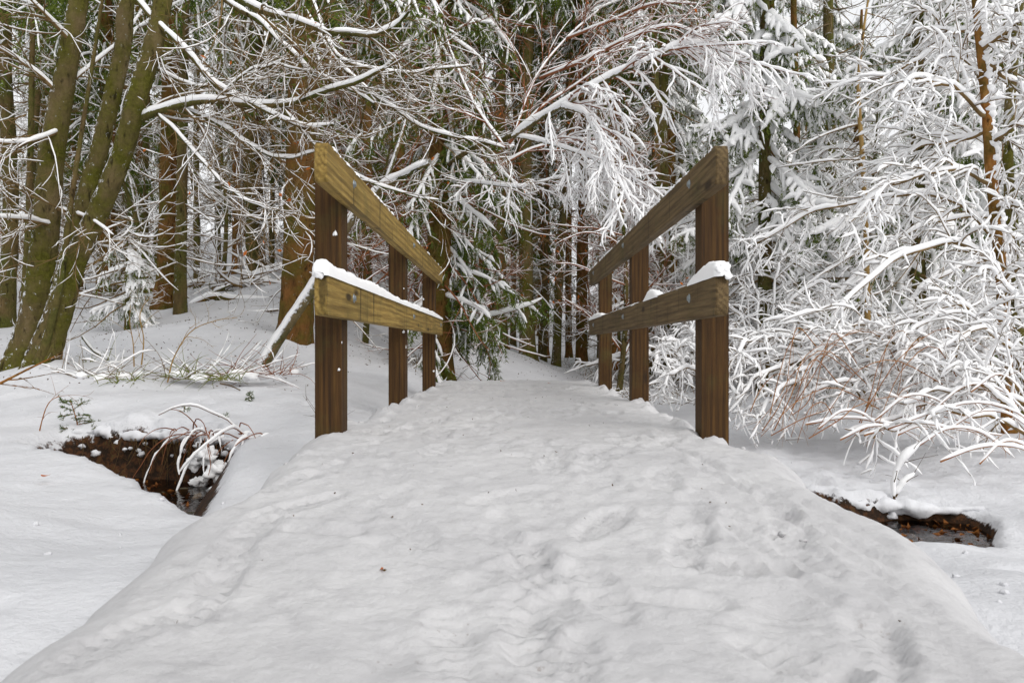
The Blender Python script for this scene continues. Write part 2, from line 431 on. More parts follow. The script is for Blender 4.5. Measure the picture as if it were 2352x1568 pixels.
def copy_thing(src, loc, rz, sc, label, group):
    e = src.copy(); C.objects.link(e); e.location = tuple(float(q) for q in loc); e.rotation_euler = (0, 0, rz); e.scale = (sc,) * 3
    e['label'] = label
    if group: e['group'] = group
    for ch in src.children:
        c = ch.copy(); C.objects.link(c); c.parent = e
    return e

# ------------------------------------------------------------------ the ground
NX = np.array([-40, -12, -6, -4, -3, -2.4, -1.72, -1.17, -0.5, 0.5, 1.0, 1.25, 1.42, 1.6, 1.75, 1.9, 2.02, 3, 8, 40])
NY = np.array([20, 9.6, 6.3, 5.0, 4.35, 3.85, 3.3, 2.8, 2.55, 2.5, 2.5, 2.50, 2.52, 2.62, 2.78, 3.02, 3.22, 3.3, 3.6, 5])
FX = np.array([-40, -12, -6, -4, -3.2, -2.8, -2.5, -2, -1.6, -1, -0.5, 0.5, 1.2, 1.45, 1.7, 1.88, 2.02, 3, 8, 40])
FY = np.array([20, 9.6, 6.3, 5.02, 4.56, 4.45, 4.5, 4.38, 4.2, 3.9, 3.6, 3.42, 3.34, 3.30, 3.31, 3.27, 3.24, 3.3, 3.6, 5])
def path_z(y):
    return -0.13 * ss(2.5, 0.7, y) - 0.1 * ss(0.9, -3, y) - 0.26 * ss(7.9, 10.0, y)
def path_x(y):                                             # beyond the bridge the path swings to the right
    return 0.03 + 0.03 * np.clip(y - 8, 0, None) ** 1.7
def ground(x, y, detail=True):
    x = np.asarray(x, float); y = np.asarray(y, float)
    yn, yf = np.interp(x, NX, NY), np.interp(x, FX, FY)
    left, right = ss(-0.3, -1.3, x), ss(0.3, 1.3, x)
    near = -0.135 - 0.11 * ss(-2.2, -1.1, x) * ss(1.4, 2.7, y) - 0.03 * ss(-1.5, 1.5, x)
    near = near + 0.05 * ss(2.6, 4.5, x) - ss(0.7, 1.2, x) * ss(1.6, 2.5, y) * (0.055 + 0.03 * np.cos(x * 7))
    sl = 0.155 * ss(-0.8, -4.2, x) + 0.030 * ss(0.9, -0.8, x)
    dy = np.clip(y - yf, 0, None)
    lip = -0.15 * left + -0.325 * right - 0.15 * (1 - left) * (1 - right)
    far = lip + sl * np.minimum(dy, 26) + 0.12 * left * ss(0.2, 2.2, dy) * ss(-6, -2, x) * 0.6
    far = far + 0.020 * np.clip(y - 9, 0, 60) * ss(-2, 3, x) + 0.11 * np.clip(y - 26, 0, 110)
    far = far + 0.35 * ss(9.5, 14, y) * np.exp(-((x + 0.8) / 2.2) ** 2) * 0.5
    mid = 0.5 * (yn + yf)
    bl = ss(-0.3, 0.35, y - mid)
    z = near * (1 - bl) + far * bl
    w = np.clip(np.minimum(y - yn, yf - y), -1, 1)        # inside the channel > 0
    st = ss(-0.06, 0.07, w + 0.03 * vn(x * 7, y * 7, seed=5) + 0.02 * vn(x * 19, y * 19, seed=6))
    op = ss(0.06, 0.3, yf - yn) * np.clip(ss(-2.75, -2.35, x) * ss(-1.38, -1.68, x + 0.25 * (y - 4)) + ss(1.1, 1.3, x), 0, 1)
    z = z * (1 - st * op) + st * op * (-0.455)
    if detail:
        amp = 0.045 * ss(6, 14, np.abs(x) + 0.5 * y) + 0.012 + 0.028 * ss(4.6, 5.4, y) * ss(-0.9, -1.6, x)
        z = z + amp * fbm(x * 0.8, y * 0.8, seed=11, o=3) + 0.014 * fbm(x * 3.3, y * 3.3, seed=12, o=4) * (1 - st)
        lipz = np.exp(-(w / 0.22) ** 2) * (1 - st) * op
        rightf = ss(1.0, 1.8, x) * ss(3.2, 4, y) * ss(9, 6, y)
        z = z + lipz * (0.05 + 0.03 * fbm(x * 9, y * 9, seed=13, o=3) + 0.03 * fbm(x * 3.5, y * 3.5, seed=15, o=2)) * np.where(y < mid, 0.35, 1.0)
        z = z + rightf * 0.022 * fbm(x * 6, y * 6, seed=14, o=4)
        for (fx, fy, fr, fd) in MOUND: z = z + fd * np.exp(-((x - fx) ** 2 + (y - fy) ** 2) / fr ** 2)
        for (fx, fy, fr, fd) in FOOT:
            z = z - fd * np.exp(-(((x - fx) / fr) ** 2 + ((y - fy) / (fr * 1.2)) ** 2) ** 2)
    inpath = ss(1.25, 0.75, np.abs(x - path_x(y))) * ss(12.5, 10.0, y)
    z = z * (1 - inpath) + inpath * np.minimum(z, path_z(y) - 0.10)
    return (z, st * op) if detail else z
_r = np.random.default_rng(3)
FOOT = [(-1.32, 1.62, 0.07, 0.05), (-1.05, 1.5, 0.05, 0.025), (-1.75, 1.75, 0.09, 0.03), (-1.5, 1.3, 0.06, 0.02)]
FOOT += [(_r.uniform(1.1, 2.6), _r.uniform(1.0, 2.3), _r.uniform(0.04, 0.09), _r.uniform(0.012, 0.04)) for _ in range(16)]
FOOT += [(_r.uniform(0.95, 1.9) + 0.1, _r.uniform(3.4, 6.0), _r.uniform(0.03, 0.06), _r.uniform(0.01, 0.03)) for _ in range(38)]
FOOT += [(_r.uniform(-2.2, -0.9), _r.uniform(4.6, 6.6), _r.uniform(0.03, 0.06), _r.uniform(0.01, 0.03)) for _ in range(12)]
MOUND = [(P(*q)[0], q[2] - .05, r_, a_) for *q, r_, a_ in ((50, 0, 6.5, .32, .07), (100, 0, 6.1, .30, .08), (380, 0, 11, .45, .10), (412, 0, 10.3, .25, .06), (672, 0, 8.5, .45, .09), (590, 0, 7.6, .25, .05))]
MOUND += [(-1.5, 4.95, .6, .09), (-2.3, 5.05, .55, .08), (-1.05, 4.4, .35, .07), (-3.1, 5.2, .6, .05)]
MOUND += [(_r.uniform(-5, -1.2), _r.uniform(4.9, 8.5), _r.uniform(.12, .4), _r.uniform(-.03, .05)) for _ in range(40)]
def gz(x, y): return float(ground(np.array([x]), np.array([y]), False)[0])
def axis(dense_lo, dense_hi, step, lo, hi, g):
    a = list(np.arange(dense_lo, dense_hi, step)); s = step
    while a[-1] < hi: s *= g; a.append(a[-1] + s)
    s = step; b = [dense_lo]
    while b[-1] > lo: s *= g; b.append(b[-1] - s)
    return np.array(b[:0:-1] + a)
gx = axis(-3.6, 2.7, 0.028, -160, 160, 1.075)
gy = axis(0.9, 5.2, 0.028, -40, 190, 1.05)
X, Y = np.meshgrid(gx, gy)
Z, soil = ground(X, Y)
mb = MB(); nxg = len(gx)
i = np.arange(len(gy) - 1)[:, None] * nxg; j = np.arange(nxg - 1)[None]
mb.add(np.stack([X, Y, Z], -1), np.stack([i + j, i + j + 1, i + nxg + j + 1, i + nxg + j], -1).reshape(-1, 4))
gm = mb.mesh('ground', 'snowy_ground')
a = gm.attributes.new('soil', 'FLOAT', 'POINT'); a.data.foreach_set('value', soil.ravel().astype(np.float32))
link('ground', gm, kind='structure', label='snow-covered forest floor rising to the left wood', category='ground')

# the trodden path over the bridge
py_ = [0.25]
while py_[-1] < 12: py_.append(py_[-1] + 0.0068 * max(0.9, py_[-1] ** 1.05))
py_ = np.array(py_); px_ = np.linspace(-1.15, 1.15, 170)
X, Y = np.meshgrid(px_, py_)
edgeL = 0.77 + 0.12 * np.exp(-((Y - 3.15) / 0.4) ** 2) + 0.045 * vn(Y * 5, 0 * Y + 9, seed=25) * ss(2.8, 2.2, Y) + 0.035 * vn(Y * 2.1, 0 * Y, seed=21) + 0.02 * vn(Y * 7, 0 * Y, seed=22) + 0.03 * ss(2.6, 1.2, Y)
edgeR = 0.86 + 0.075 * ss(1.2, 1.6, Y) * ss(2.9, 2.3, Y) + 0.05 * vn(Y * 4.5, 0 * Y + 7, seed=26) * ss(2.8, 2.2, Y) + 0.035 * vn(Y * 2.3, 0 * Y + 5, seed=23) + 0.02 * vn(Y * 7.5, 0 * Y, seed=24) - 0.03 * ss(2.6, 1.2, Y)
over = np.where(X < 0, -X - edgeL, X - edgeR)
Z = path_z(Y) + 0.012 - 0.02 * np.abs(X) ** 2
Z = Z - 0.9 * np.clip(over + 0.10, 0, None) ** 1.5 * 1.8 - 0.8 * np.clip(over, 0, None)
core = ss(0.02, -0.12, over)
Z = Z + core * (0.0035 * fbm(X * 3.1, Y * 3.1, seed=31, o=2) + 0.0030 * fbm(X * 17, Y * 17, seed=32, o=2) + 0.0050 * np.abs(fbm(X * 38, Y * 38, seed=33, o=3)))
rid = np.exp(-((over + 0.06) / 0.07) ** 2)
lump = np.clip(fbm(X * 9, Y * 9, seed=35, o=4), 0, None)
Z = Z + rid * lump * 0.045 * ss(2.0, 3.2, Y)
r = np.random.default_rng(5)
dirt = np.zeros_like(Z)
for q in range(230):                                       # boot prints
    cx, cy = r.uniform(-0.62, 0.68), r.uniform(0.8, 7.5); an = r.normal(0.0, 0.5); dp = r.uniform(0.003, 0.010)
    x1 = (X - cx) * math.cos(an) + (Y - cy) * math.sin(an); y1 = -(X - cx) * math.sin(an) + (Y - cy) * math.cos(an)
    e = (x1 / 0.045) ** 2 + (y1 / 0.13) ** 2
    k = e < 2.5
    pr = np.exp(-e[k] ** 7)
    Z[k] -= pr * dp * (1 + 0.55 * np.sign(np.sin(y1[k] * 2 * math.pi / 0.028 + 2 * np.abs(x1[k]) * 20))) - 0.004 * np.exp(-(e[k] - 1.5) ** 2 * 6)
for (x0, y0, x1, y1, dp, wd) in [(0.80, 1.6, 0.55, 2.6, .006, .014), (0.62, 0.95, 0.45, 1.9, .006, .012), (0.72, 1.3, 0.58, 2.2, .005, .010), (0.66, 1.9, 0.52, 3.0, .006, .012), (0.35, 0.95, 0.5, 1.1, .010, .02), (0.44, 0.8, 0.62, 1.25, .007, .02), (0.1, 1.35, 0.35, 1.3, .012, .02), (-0.5, 1.7, -0.35, 1.66, .010, .02), (0.5, 2.4, 0.75, 1.5, .008, .012)]:
    t = np.clip(((X - x0) * (x1 - x0) + (Y - y0) * (y1 - y0)) / ((x1 - x0) ** 2 + (y1 - y0) ** 2), 0, 1)
    d = np.hypot(X - x0 - t * (x1 - x0), Y - y0 - t * (y1 - y0))
    Z -= dp * np.exp(-(d / wd) ** 2) - 0.4 * dp * np.exp(-((d - 2 * wd) / wd) ** 2)
for (cx, cy, rr, amt) in [(-0.09, 1.22, 0.05, 1.0), (0.02, 1.12, 0.05, .8), (0.46, 1.3, 0.07, .5), (0.6, 1.22, 0.05, .6), (-0.18, 1.13, 0.05, .6), (0.15, 0.98, 0.04, .7)]:
    e = ((X - cx) / rr) ** 2 + ((Y - cy) / rr) ** 2
    dirt = np.maximum(dirt, amt * np.exp(-e)); Z -= 0.014 * np.exp(-e * 1.3)
X = X + path_x(Y) - 0.03
mb = MB(); nxg = len(px_)
i = np.arange(len(py_) - 1)[:, None] * nxg; j = np.arange(nxg - 1)[None]
mb.add(np.stack([X, Y, Z], -1), np.stack([i + j, i + j + 1, i + nxg + j + 1, i + nxg + j], -1).reshape(-1, 4))
pm = mb.mesh('path', 'snow_packed')
a = pm.attributes.new('dirt', 'FLOAT', 'POINT'); a.data.foreach_set('value', dirt.ravel().astype(np.float32))
link('path', pm, kind='structure', label='trodden snow path leading over the footbridge', category='path')

# stream
mb = MB()
xs = np.linspace(-4.2, 2.6, 70)
a_, b_ = np.interp(xs, NX, NY) - 0.12, np.interp(xs, FX, FY) + 0.12
w = np.stack([np.stack([xs, a_, 0 * xs - 0.395], -1), np.stack([xs, b_, 0 * xs - 0.395], -1)], 0)
k = np.arange(69)
mb.add(w, np.stack([k, k + 1, 70 + k + 1, 70 + k], -1))
link('stream', mb.mesh('stream', 'water'), kind='structure', label='shallow brown stream running under the footbridge', category='stream')
r = np.random.default_rng(8)
mb, ms = MB(), MB()
xs = np.concatenate([r.uniform(-3.0, -1.1, 700), r.uniform(1.0, 2.2, 500)])
t = r.random(len(xs)); ys = np.interp(xs, NX, NY) * (1 - t) + np.interp(xs, FX, FY) * t
leafq(mb, np.stack([xs, ys, r.uniform(-0.445, -0.392, len(xs))], -1), 0.022, r)
o = link('stream_leaves', mb.mesh('stream_leaves', 'wet_leaf'), kind='stuff', label='wet brown leaves lying in the stream bed', category='leaves')
for q in range(34):
    x = r.uniform(-2.8, -1.2) if q < 20 else r.uniform(1.15, 2.0); t = r.random()
    y = np.interp(x, NX, NY) * (1 - t) + np.interp(x, FX, FY) * t
    blob(ms, (x, y, -0.42), r.uniform(0.02, 0.05), r, (1, 1, 0.6), 0.2, 7)
link('stream_pebbles', ms.mesh('stream_pebbles', 'stone'), kind='stuff', label='small brown pebbles in the shallow stream', category='pebbles')
# lumpy snow lip overhanging the far bank, with hanging grass and roots below
mb, mr, mg = MB(), MB(), MB()
for (xa, xb) in ((-2.75, -1.45), (1.12, 2.02)):
    n = int((xb - xa) / 0.012)
    xs = np.linspace(xa, xb, n); ys = np.interp(xs, FX, FY)
    zs = ground(xs, ys + 0.14, False)
    w = 0.036 + 0.018 * vn(xs * 4, 0 * xs, seed=41) + 0.014 * vn(xs * 13, 0 * xs, seed=42)
    w = w * np.clip(np.minimum(xs - xa, xb - xs) / 0.3, 0.02, 1) ** 0.8 * (1.0 if xa < 0 else 0.8)
    lumpy(mb, np.stack([xs, ys + 0.01 + 0.02 * vn(xs * 5, 0 * xs, seed=43), zs - 0.012 + 0.012 * vn(xs * 6, 0 * xs, seed=44)], -1), np.clip(w, 0.015, None), 16, 0.55, 22, 0.9, 4)
    for q in range(24 if xa < 0 else 6):                  # clots hanging lower on the bank
        x = r.uniform(xa, xb); y = np.interp(x, FX, FY)
        blob(mb, (x, y - r.uniform(-0.02, 0.05), gz(x, y + 0.15) - r.uniform(0.03, 0.14)), r.uniform(0.010, 0.026), r, (1.2, 1, 0.8), 0.5, 7)
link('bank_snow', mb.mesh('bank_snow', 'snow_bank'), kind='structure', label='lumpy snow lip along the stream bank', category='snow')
xs = -1.9 + 0.3 * r.normal(0, 1, 60) + 0 * r.random(60); ys = np.interp(xs, FX, FY) - 0.05
p = grow(np.stack([xs, ys, ground(xs, ys + 0.2, False) - 0.03], -1), np.stack([r.normal(0, .25, 60), -0.3 + 0 * xs, -1 + 0 * xs], -1), r.uniform(0.06, 0.28, 60), 5, r, 0.1, 0.12)
tubes(mr, p, np.repeat(np.linspace(0.003, 0.001, 5)[None], 60, 0) , 3)
link('hanging_roots', mr.mesh('hanging_roots', 'litter'), kind='stuff', label='thin roots and dead grass hanging under the snow lip', category='roots')

# ------------------------------------------------------------------ the footbridge
bridge = link('footbridge', None, None, (0, 5, 0), label='weathered timber footbridge with two-rail railings under snow', category='footbridge')
def lathe_profile(mb, prof, x0, x1, bev=0.004):
    """Extrude a closed (y, z) outline from x0 to x1 with bevelled long edges."""
    p = np.asarray(prof, float); n = len(p); c = p.mean(0)
    inn = p + nz(c - p) * bev
    rings = [(inn, x0), (p, x0 + bev), (p, x1 - bev), (inn, x1)]
    v = np.concatenate([np.column_stack([np.full(n, x), q]) for q, x in rings])
    k = np.arange(n); k2 = (k + 1) % n
    f = np.concatenate([np.stack([a * n + k, a * n + k2, (a + 1) * n + k2, (a + 1) * n + k], -1) for a in range(3)])
    mb.add(v, f); mb.f.append(k[None][:, ::-1] + mb.n - len(v)); mb.f.append(k[None] + 3 * n + mb.n - len(v))
def rail_profile(y0, y1, z0, z1, r):
    pts = []
    zc, hz = (z0 + z1) / 2, (z1 - z0) / 2
    for a in np.linspace(-90, 90, 13): pts.append((y1 - r + r * math.cos(math.radians(a)), zc + hz * math.copysign(abs(math.sin(math.radians(a))) ** 0.8, math.sin(math.radians(a)))))
    for a in np.linspace(90, 270, 13): pts.append((y0 + r + r * math.cos(math.radians(a)), zc + hz * math.copysign(abs(math.sin(math.radians(a))) ** 0.8, math.sin(math.radians(a)))))
    out = [pts[0]]
    for q in pts[1:]:
        if math.hypot(q[0] - out[-1][0], q[1] - out[-1][1]) > 1e-5: out.append(q)
    return out
def cap_snow(mb, xc, w, y0, y1, ztop, thick, seed, step=0.018):
    ys = np.arange(y0, y1, step); n = len(ys); a = np.linspace(0, math.pi, 9)
    th = thick(ys) * (1 + 0.18 * vn(ys * 6, 0 * ys, seed=seed) + 0.10 * vn(ys * 23, 0 * ys, seed=seed + 1))
    endt = np.sqrt(np.clip(np.minimum(ys - y0, y1 - ys) / 0.03, 0.02, 1)); th = th * endt
    hw = (w / 2 + 0.006) * np.clip(th / 0.012, 0.15, 1) * (1 + 0.06 * vn(ys * 15, 0 * ys + 3, seed=seed)) 
    v = np.stack([xc + hw[:, None] * np.sign(np.cos(a))[None] * np.abs(np.cos(a))[None] ** 0.55, np.repeat(ys[:, None], 9, 1), ztop - 0.006 + (th[:, None] + 0.004) * np.sin(a)[None] ** 0.6], -1)
    v[..., 2] += 0.004 * vn(v[..., 0] * 60, v[..., 1] * 60, v[..., 2] * 60, seed=seed) * np.sin(a)[None] * np.clip(th / 0.02, 0, 1)[:, None]
    i = np.arange(n - 1)[:, None] * 9; j = np.arange(8)[None]
    mb.add(v, np.stack([i + j, i + 9 + j, i + 10 + j, i + j + 1], -1).reshape(-1, 4))
r = np.random.default_rng(12)
POST_Y = (3.10, 4.93, 6.76)
for side, xin, xout, y0, y1 in ((-1, 0.703, 0.812, 2.66, 7.02), (1, 0.771, 0.882, 2.70, 7.24)):
    rl = link('railing', None, bridge, (0, -5, 0), label='left railing, thick snow along its lower rail' if side < 0 else 'right railing, patches of snow on its lower rail')
    for q, y in enumerate(POST_Y):
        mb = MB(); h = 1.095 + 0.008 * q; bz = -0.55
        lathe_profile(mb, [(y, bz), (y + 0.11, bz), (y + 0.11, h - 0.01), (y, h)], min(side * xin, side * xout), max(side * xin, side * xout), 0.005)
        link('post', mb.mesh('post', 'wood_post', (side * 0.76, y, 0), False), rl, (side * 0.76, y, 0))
    xr0, xr1 = side * (xin - 0.002), side * (xin - 0.048)
    for nm, z0, z1 in (('top_rail', 0.943, 1.083), ('lower_rail', 0.473, 0.617)):
        mb = MB(); lathe_profile(mb, rail_profile(y0, y1, z0, z1, 0.024), min(xr0, xr1), max(xr0, xr1), 0.005)
        link(nm, mb.mesh(nm, 'wood_rail' if side < 0 else 'wood_rail_grey', (xr0, y0, z0), False), rl, (xr0, y0, z0))
        for y in (POST_Y[0] + 0.01, POST_Y[1] + 0.05, POST_Y[2] + 0.06):
            mb = MB(); zc = (z0 + z1) / 2 + 0.015
            a = np.linspace(0, 2 * math.pi, 13)[:-1]; prof = [(0.0005, 0.017), (0.0025, 0.0165), (0.003, 0.011), (0.009, 0.010), (0.010, 0.007), (0.010, 0.0)]
            v = np.array([[xr1 - side * e, y + q * math.cos(t), zc + q * 1.1 * math.sin(t)] for e, q in prof for t in a])
            i = np.arange(len(prof) - 1)[:, None] * 12; j = np.arange(12)[None]; j2 = (j + 1) % 12
            mb.add(v, np.stack([i + j, i + j2, i + 12 + j2, i + 12 + j], -1).reshape(-1, 4))
            link('bolt', mb.mesh('bolt', 'bolt_steel'), rl)
    mb = MB(); xc = (xr0 + xr1) / 2
    if side < 0:
        cap_snow(mb, xc, 0.046, y0 - 0.02, y1 + 0.012, 0.617, lambda y: 0.040 + 0.010 * np.cos(y * 2) - 0.022 * ss(5.0, 7, y) , 51)
        for q in range(5):                                # snow stuck over the end grain
            blob(mb, (xc + r.uniform(-0.018, 0.018), y0 - 0.004 + r.uniform(-0.008, 0.008), max(0.612, 0.642 - abs(r.normal(0, 0.025)))), r.uniform(0.010, 0.017), r, (1.3, .6, 1.2), 0.35, 10)
    else:
        def th(y):
            a = 0.048 * ss(2.68, 2.72, y) * ss(3.16, 3.0, y) + 0.045 * np.exp(-((y - 4.0) / 0.16) ** 4) * ss(3.7, 4.1, y) + 0.03 * ss(6.2, 6.4, y) + 0.008
            return a
        cap_snow(mb, xc, 0.046, y0 - 0.02, y1 + 0.01, 0.617, th, 52)
        for q in range(5):
            blob(mb, (xc + r.uniform(-0.016, 0.02), y0 - 0.004 + r.uniform(-0.008, 0.01), max(0.612, 0.648 - abs(r.normal(0, 0.025)))), r.uniform(0.010, 0.017), r, (1.3, .6, 1.2), 0.35, 10)
    cap_snow(mb, xc - side * 0.006, 0.03, y0 + 0.02, y1, 1.083, lambda y: np.clip(0.007 + 0.006 * vn(y * 9, 0 * y, seed=61 + side) + 0.006 * vn(y * 31, 0 * y, seed=62), 0.0005, None), 53)
    link('snow_cap', mb.mesh('snow_cap', 'snow'), rl)
    mb = MB()                                              # snow spattered on the posts
    for y in POST_Y:
        xa, xb = sorted((side * xin, side * xout))
        for q in range(3 if side < 0 else 0):
            if r.random() < 0.7: p, s = (r.uniform(xa, xb), y - 0.001, r.uniform(0.02, 0.9) ** 1.0), (1, .3, 1.1)
            else: p, s = (side * xin - side * 0.001, y + r.uniform(0, 0.1), r.uniform(0.02, 0.4)), (.3, 1, 1.1)
            blob(mb, p, r.uniform(0.003, 0.011), r, s, 0.9, 8)
        blob(mb, (side * (xin + xout) / 2, y + 0.05, 1.098), 0.04, r, (1.1, 1.1, 0.12), 0.3, 9)
    link('snow_spatter', mb.mesh('snow_spatter', 'snow'), rl, kind='stuff')
for x in (-0.70, 0.0, 0.74):
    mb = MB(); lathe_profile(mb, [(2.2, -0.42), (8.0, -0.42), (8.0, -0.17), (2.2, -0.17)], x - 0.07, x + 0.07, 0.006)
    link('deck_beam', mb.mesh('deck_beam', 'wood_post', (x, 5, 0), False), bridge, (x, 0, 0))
plank = None
for q in range(38):
    y = 2.25 + q * 0.15
    if plank is None:
        mb = MB(); lathe_profile(mb, [(0, -0.166), (0.138, -0.166), (0.138, -0.12), (0, -0.12)], -0.80, 0.86, 0.004)
        plank = mb.mesh('deck_plank', 'wood_rail_grey', (0, 0, 0), False)
    link('deck_plank', plank, bridge, (0, y - 5, 0))

# ------------------------------------------------------------------ foliage builders
def dead_branches(tw, sn, tp, tr, rng, n, h0, h1, L, th, k=3, n2=3, n3=2, droop=None, rmin=0.004, bare=0.35):
    """Bare lower branches of a conifer: out, sagging, turned up at the tip, snow along the top."""
    hh = tp[:, 2] - tp[0, 2]
    h = rng.uniform(h0, h1, n); i = np.clip(np.searchsorted(hh, h), 1, len(hh) - 1)
    az = rng.uniform(0, 2 * math.pi, n)
    d = np.stack([np.cos(az), np.sin(az), rng.uniform(-0.45, 0.15, n)], -1)
    b = tp[i] + np.stack([np.cos(az), np.sin(az), 0 * az], -1) * tr[i][:, None] * 0.8; b[:, 2] = tp[0, 2] + h
    ln = rng.uniform(L[0], L[1], n)
    p = grow(b, d, ln, 9, rng, droop or (lambda t: 0.13 - 0.30 * t), 0.06)
    r0 = np.clip(ln * 0.0085, rmin, 0.016)[:, None] * np.linspace(1, 0.3, 9)[None]
    tubes(tw, p, r0, 4); snow(sn, p, r0, th, rng, 4, 0.2, 0.08, 0.0, bare)
    c, cr = spawn(p, r0, n2, 0.25, 0.95, (35, 70), (L[0] * .4, L[1] * .5), 6, rng, 0.7, -0.05, 0.10, 0.5, 0.6, 0.0018)
    tubes(tw, c, cr, 3); snow(sn, c, cr, th * 0.7, rng, 3, 0.2, 0.12, 0.0, bare)
    if n3:
        e, er = spawn(c, cr, n3, 0.2, 0.95, (30, 70), (0.06, 0.22), 4, rng, 0.6, 0.0, 0.1, 0.3, 0.7, 0.0015)
        tubes(tw, e, er, 3); snow(sn, e, er, th * 0.55, rng, 3, 0.2, 0.2, 0.0, bare)
def boughs(tw, nd, sn, tp, tr, rng, n, h0, h1, L0, L1, th, ncnt=26, ksec=13, kter=4, side_ln=(0.25, 0.55), nl=0.03, nw=0.006, az=None, bare=0.1, hang=(0.10, 0.26), sd=0.30, tilt=(-0.25, 0.25), dr=0.17, sides=5, flat_=0.85):
    """Drooping spruce boughs: side shoots with hanging needled twiglets below, finger-like snow on top."""
    hh = tp[:, 2] - tp[0, 2]
    h = h0 + (h1 - h0) * (np.arange(n) + rng.random(n)) / n
    i = np.clip(np.searchsorted(hh, h), 1, len(hh) - 1)
    a = rng.uniform(0, 2 * math.pi, n) if az is None else rng.uniform(az[0], az[1], n)
    d = np.stack([np.cos(a), np.sin(a), rng.uniform(tilt[0], tilt[1], n)], -1)
    b = tp[i] + 0; b[:, 2] = tp[0, 2] + h
    ln = (L0 + (L1 - L0) * (h - h0) / max(h1 - h0, 1e-3)) * rng.uniform(0.7, 1.2, n)
    p = grow(b, d, ln, 11, rng, lambda t: dr - 0.16 * t, 0.05)
    r0 = np.clip(ln * 0.010, 0.008, 0.025)[:, None] * np.linspace(1, 0.25, 11)[None]
    tubes(tw, p, r0, 4)
    sb = rng.random(n) >= bare * 0.6
    snow(sn, p[sb], r0[sb] * 1.6, th * 1.25, rng, 6, 0.5)
    c, cr = spawn(p, r0, ksec, 0.12, 1.0, (30, 65), side_ln, 6, rng, flat_, lambda t: sd, 0.07, 0.35, 0.6, 0.003, 0.2)
    needles(nd, c, ncnt, nl, nw, rng)
    snow(sn, c, cr * 1.4, th, rng, sides, 0.5, 0.06, -0.3, bare)
    if kter:
        e, er = spawn(c, cr, kter, 0.05, 1.0, (30, 80), hang, 4, rng, 0.3, 0.45, 0.08, 0.2, 0.8, 0.002, 0.6)
        needles(nd, e, int(ncnt * 0.6), nl, nw, rng, 0.0)
        snow(sn, e, er * 1.3, th * 0.55, rng, 3, 0.3, 0, 0.05, 0.75 + 0.25 * bare)
def twigs(tw, sn, p, r, rng, lv, th, k0=5, gap=0.05, minf=0.25, bare=0.0, sink=-0.25):
    """Grow levels of side twigs; lv = list of dicts for spawn()."""
    for q, s in enumerate(lv):
        s = dict(s); n = s.pop('n', 6); kk = s.pop('k'); t0, t1 = s.pop('t', (0.1, 1.0)); ang = s.pop('ang', (30, 65)); L = s.pop('L')
        tf = s.pop('th', 0.8)
        p, r = spawn(p, r, kk, t0, t1, ang, L, n, rng, **s)
        tubes(tw, p, r, 3)
        snow(sn, p, r, th * tf, rng, 5 if q == 0 else 4 if q == 1 else 3, minf, gap, sink, bare * (0.85 if q == 0 else 1))
    return p, r
print('ground done', round(time.time() - T0, 1), TRI)
# ------------------------------------------------------------------ hero trees, left
def up(ctrl_top, dz, dx=0.0, dy=0.0):                       # carry a stem on above the frame
    return ctrl_top + np.array([dx, dy, dz])
BE = np.random.default_rng(101)
# beech at the left edge
tk, tw, sn = MB(), MB(), MB()
c = [P(42, 870, 6.5), P(60, 800, 6.5), P(84, 700, 6.5), P(98, 600, 6.5), P(108, 480, 6.5), P(120, 352, 6.5), P(153, 150, 6.5), P(184, -20, 6.5)]
c += [up(c[-1], 1.5, .2), up(c[-1], 3.5, .5, .3)]
tp, tr = trunk(tk, c, [.135, .122, .112, .108, .105, .102, .085, .072, .065, .05], 28, 170, .055, .45, 1)
br = [[(140, 225, 6.5), (105, 185, 6.4), (60, 150, 6.3), (0, 112, 6.2), (-60, 90, 6.1)], [(140, 300, 6.5), (90, 320, 6.2), (40, 330, 6.0), (-30, 325, 5.8)],
      [(150, 200, 6.5), (210, 150, 6.7), (280, 90, 7), (330, 20, 7.2)], [(165, 100, 6.5), (110, 40, 6.2), (50, -20, 6)], [(125, 520, 6.5), (60, 505, 6.2), (-20, 500, 5.9)], [(130, 480, 6.5), (200, 500, 6.2), (260, 540, 6.0)]]
for q in br:
    p = pix(q, 16)[None]; r_ = np.linspace(.016, .005, 16)[None]
    tubes(tw, p, r_, 5); snow(sn, p, r_, .026, BE, 6)
    twigs(tw, sn, p, r_, BE, [dict(k=10, L=(.5, 1.1), n=9, ang=(25, 55), flatness=.6, droop=lambda t: .07 - .09 * t, down=.1, wig=.06), dict(k=5, L=(.2, .5), n=7, ang=(20, 45), droop=-.01, wig=.06, rmin=.0026), dict(k=2, L=(.1, .25), n=5, ang=(20, 45), droop=-.02, wig=.06, rmin=.002)], .0065, bare=.62)
thing('beech_tree', 'thick mossy beech trunk leaning at the left edge, without a fork', 'tree', P(75, 835, 6.5), [('trunk', tk, 'bark_beech'), ('branches', tw, 'twig_brown', 'stuff'), ('branch_snow', sn, 'snow', 'stuff')])

